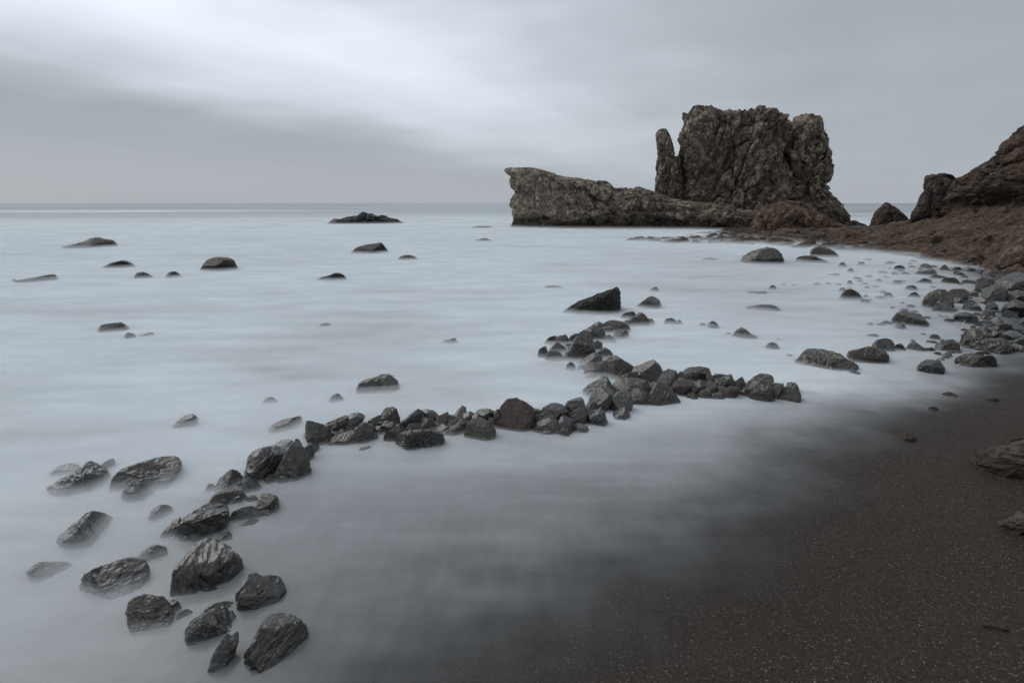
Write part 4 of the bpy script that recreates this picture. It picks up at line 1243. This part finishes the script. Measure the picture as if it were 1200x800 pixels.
# many small stones that nothing tells apart, scattered through the shallows
LOOSE = [(1030, 329.5, 9, 3), (1014, 333.5, 9, 2.6), (1033, 320, 8, 2.8), (1049, 322.3, 11, 2.6), (1061, 321.8, 12, 3), (1051, 332.6, 13, 4.6), (1068, 313.6, 10, 2.6),
         (1084, 315, 17, 6), (1076, 321.5, 9, 4), (1088, 322.5, 22, 7), (1099, 326.5, 21, 4.5), (1083, 332, 18, 6), (1114, 332, 22, 7), (1124, 322.6, 13, 3.6), (1131, 332, 9, 4),
         (1139, 332.5, 12, 4.5), (1068, 348.5, 10, 3), (1093, 337, 8, 2.4), (1025, 336.5, 12, 2.2), (1018, 352, 10, 2.2), (1030, 349, 12, 2.4), (1067, 360, 10, 4), (1070, 366.5, 14, 3.5),
         (1086, 373.5, 13, 3), (1032, 381, 11, 2.6), (1022, 394, 16, 3.6), (1069, 400, 7, 2.8), (1082, 392, 7, 1.8), (1091, 401.5, 14, 3.4), (1142, 378.5, 9, 4), (1156, 379, 14, 5), (1112, 377, 14, 4),
         (1140, 384.5, 8, 3), (1160, 357.5, 14, 6), (1141, 346.5, 12, 6), (1150, 352.5, 9, 4), (1139, 361, 9, 4), (1175, 392.5, 14, 6), (1160, 394, 14, 5), (1193, 385, 12, 6), (1170, 376, 10, 5), (1199, 378, 10, 6),
         (1157, 408.5, 12, 4), (1190, 412, 14, 5), (1110, 418, 11, 2.6), (1102, 421.5, 10, 2.4), (918, 334, 9, 2), (930, 334.5, 8, 2), (957, 334, 11, 3), (970, 333, 7, 2.6), (983, 334, 8, 2.2),
         (1008, 330.5, 8, 2.2), (876, 395.5, 9, 2), (853, 391.5, 7, 2.4), (925, 417, 9, 2.2), (912, 398, 7, 2), (905, 361, 8, 1.8), (832, 304.5, 20, 2.4), (1003, 326, 7, 2), (1041, 309.5, 11, 3), (1018, 304.5, 9, 2),
         (1070, 306.5, 10, 2.2), (1121, 316, 10, 4), (1138, 318, 10, 4.5), (1150, 321, 11, 5), (1165, 316.5, 14, 5), (1183, 316, 12, 5), (1180, 329, 12, 6), (1130, 325.5, 10, 3.5), (1186, 360, 10, 5)]
_r = random.Random(4)
for _ in range(85):
    t = _r.random() ** .6
    v = _r.uniform(308, 424)
    u = np.interp(t, [0, 1], [np.interp(v, [306, 340, 380, 425], [1000, 970, 990, 1060]), np.interp(v, [306, 340, 380, 425], [1110, 1160, 1170, 1150])])
    w = _r.uniform(6, 13) * (.8 + (v - 306) / 260)
    LOOSE.append((float(u), v, w, w * _r.uniform(.22, .42)))
for u, v, w, h in LOOSE:
    n = _r.choice((5, 6, 7))
    P = [(u - w / 2, v)] + [(u - w / 2 + w * (i + .5) / n + _r.uniform(-.06, .06) * w, v - h * (.35 + .65 * math.sin(math.pi * (i + .5) / n)) * _r.uniform(.75, 1.08)) for i in range(n)] + [(u + w / 2, v)]
    rock(v, P, _r.choice(('dark', 'far', 'far', 'olive', 'grey')), 'small dark stone barely breaking the misty shallows near the headland shore', 'shore_stone', 'stone', 'small stones scattered in the shallows', rounds=1, cuts=3)

for _ in range(62):
    v = _r.uniform(319, 416)
    lo = np.interp(v, [318, 335, 360, 390, 416], [1135, 1140, 1128, 1140, 1178])
    u = _r.uniform(lo, 1225)
    w = _r.uniform(8, 21) * (.75 + (v - 318) / 200)
    h = w * _r.uniform(.35, .6)
    n = 6
    P = [(u - w / 2, v)] + [(u - w / 2 + w * (i + .5) / n + _r.uniform(-.06, .06) * w, v - h * (.35 + .65 * math.sin(math.pi * (i + .5) / n)) * _r.uniform(.7, 1.1)) for i in range(n)] + [(u + w / 2, v)]
    rock(v, P, _r.choice(('dark', 'dark', 'far', 'olive', 'grey', 'brown')), 'dark wet stone packed in between the boulders under the headland', 'shore_stone', 'stone', 'stones packed between the headland boulders', rounds=1, cuts=9, angular=True)

# ------------------------------------------------------------------ on the black sand
def on_sand(u, v):
    p = on_level(u, v, 0.0)
    for _ in range(12):
        p = on_level(u, v, float(ground_height(p[None, :2])[0]))
    return p[2]


def beach(vb, pts, tint, label, name='rock', cat='rock', **kw):
    P = px(pts)
    cu = (P[0][0] + P[-1][0]) / 2
    kw.setdefault('extend', .35)
    tint = {'dark': 'block', 'grey': 'block'}.get(tint, tint)
    return rock(vb, pts, tint, label, name, cat, 'rocks bedded in the black sand', level=on_sand(cu, vb), **kw)


beach(556, '1126,546 1134,538 1146,530 1160,524 1178,520 1200,517 1230,517 1262,528 1270,556 1210,570 1165,560', 'block', 'broad layered dark outcrop lying in the sand at the edge of the beach', 'outcrop', 'outcrop', big=True, dr=.3, amp=.07, cuts=0, freq=2.2, aniso=np.diag([.7, .8, 4.0]))
beach(622, '1152,616 1166,608 1184,602 1204,599 1240,600 1262,620 1230,634 1180,628', 'block', 'low black outcrop sunk in the sand, nearer one at the beach edge', 'outcrop', 'outcrop', big=True, dr=.3, amp=.07, cuts=0, aniso=np.diag([.7, .8, 4.0]))
beach(740, '1142,740 1148,732 1160,729 1174,730.5 1180,736 1172,741 1156,742', 'grey', 'flat grey stone lying on the sand in the near corner', 'stone', 'stone', extend=.1)
beach(466, '1100,466 1105,461 1112,459 1120,462 1124,466', 'dark', 'dark flat stone on the wet sand below the beach-edge boulders', 'stone', 'stone')
beach(482, '1084,482 1089,477.5 1096,476 1102,482', 'dark', 'small dark stone on the wet sand nearest the mist edge', 'stone', 'stone')
beach(517, '1055,517 1058,510.5 1064,508.5 1071,511.5 1074,517', 'rust', 'lone brown stone on the open sand left of the layered outcrop', 'stone', 'stone')
beach(470, '1152,470 1158,466 1166,466 1171,470', 'dark', 'flat dark stone near the double-humped boulder on the sand', 'stone', 'stone')
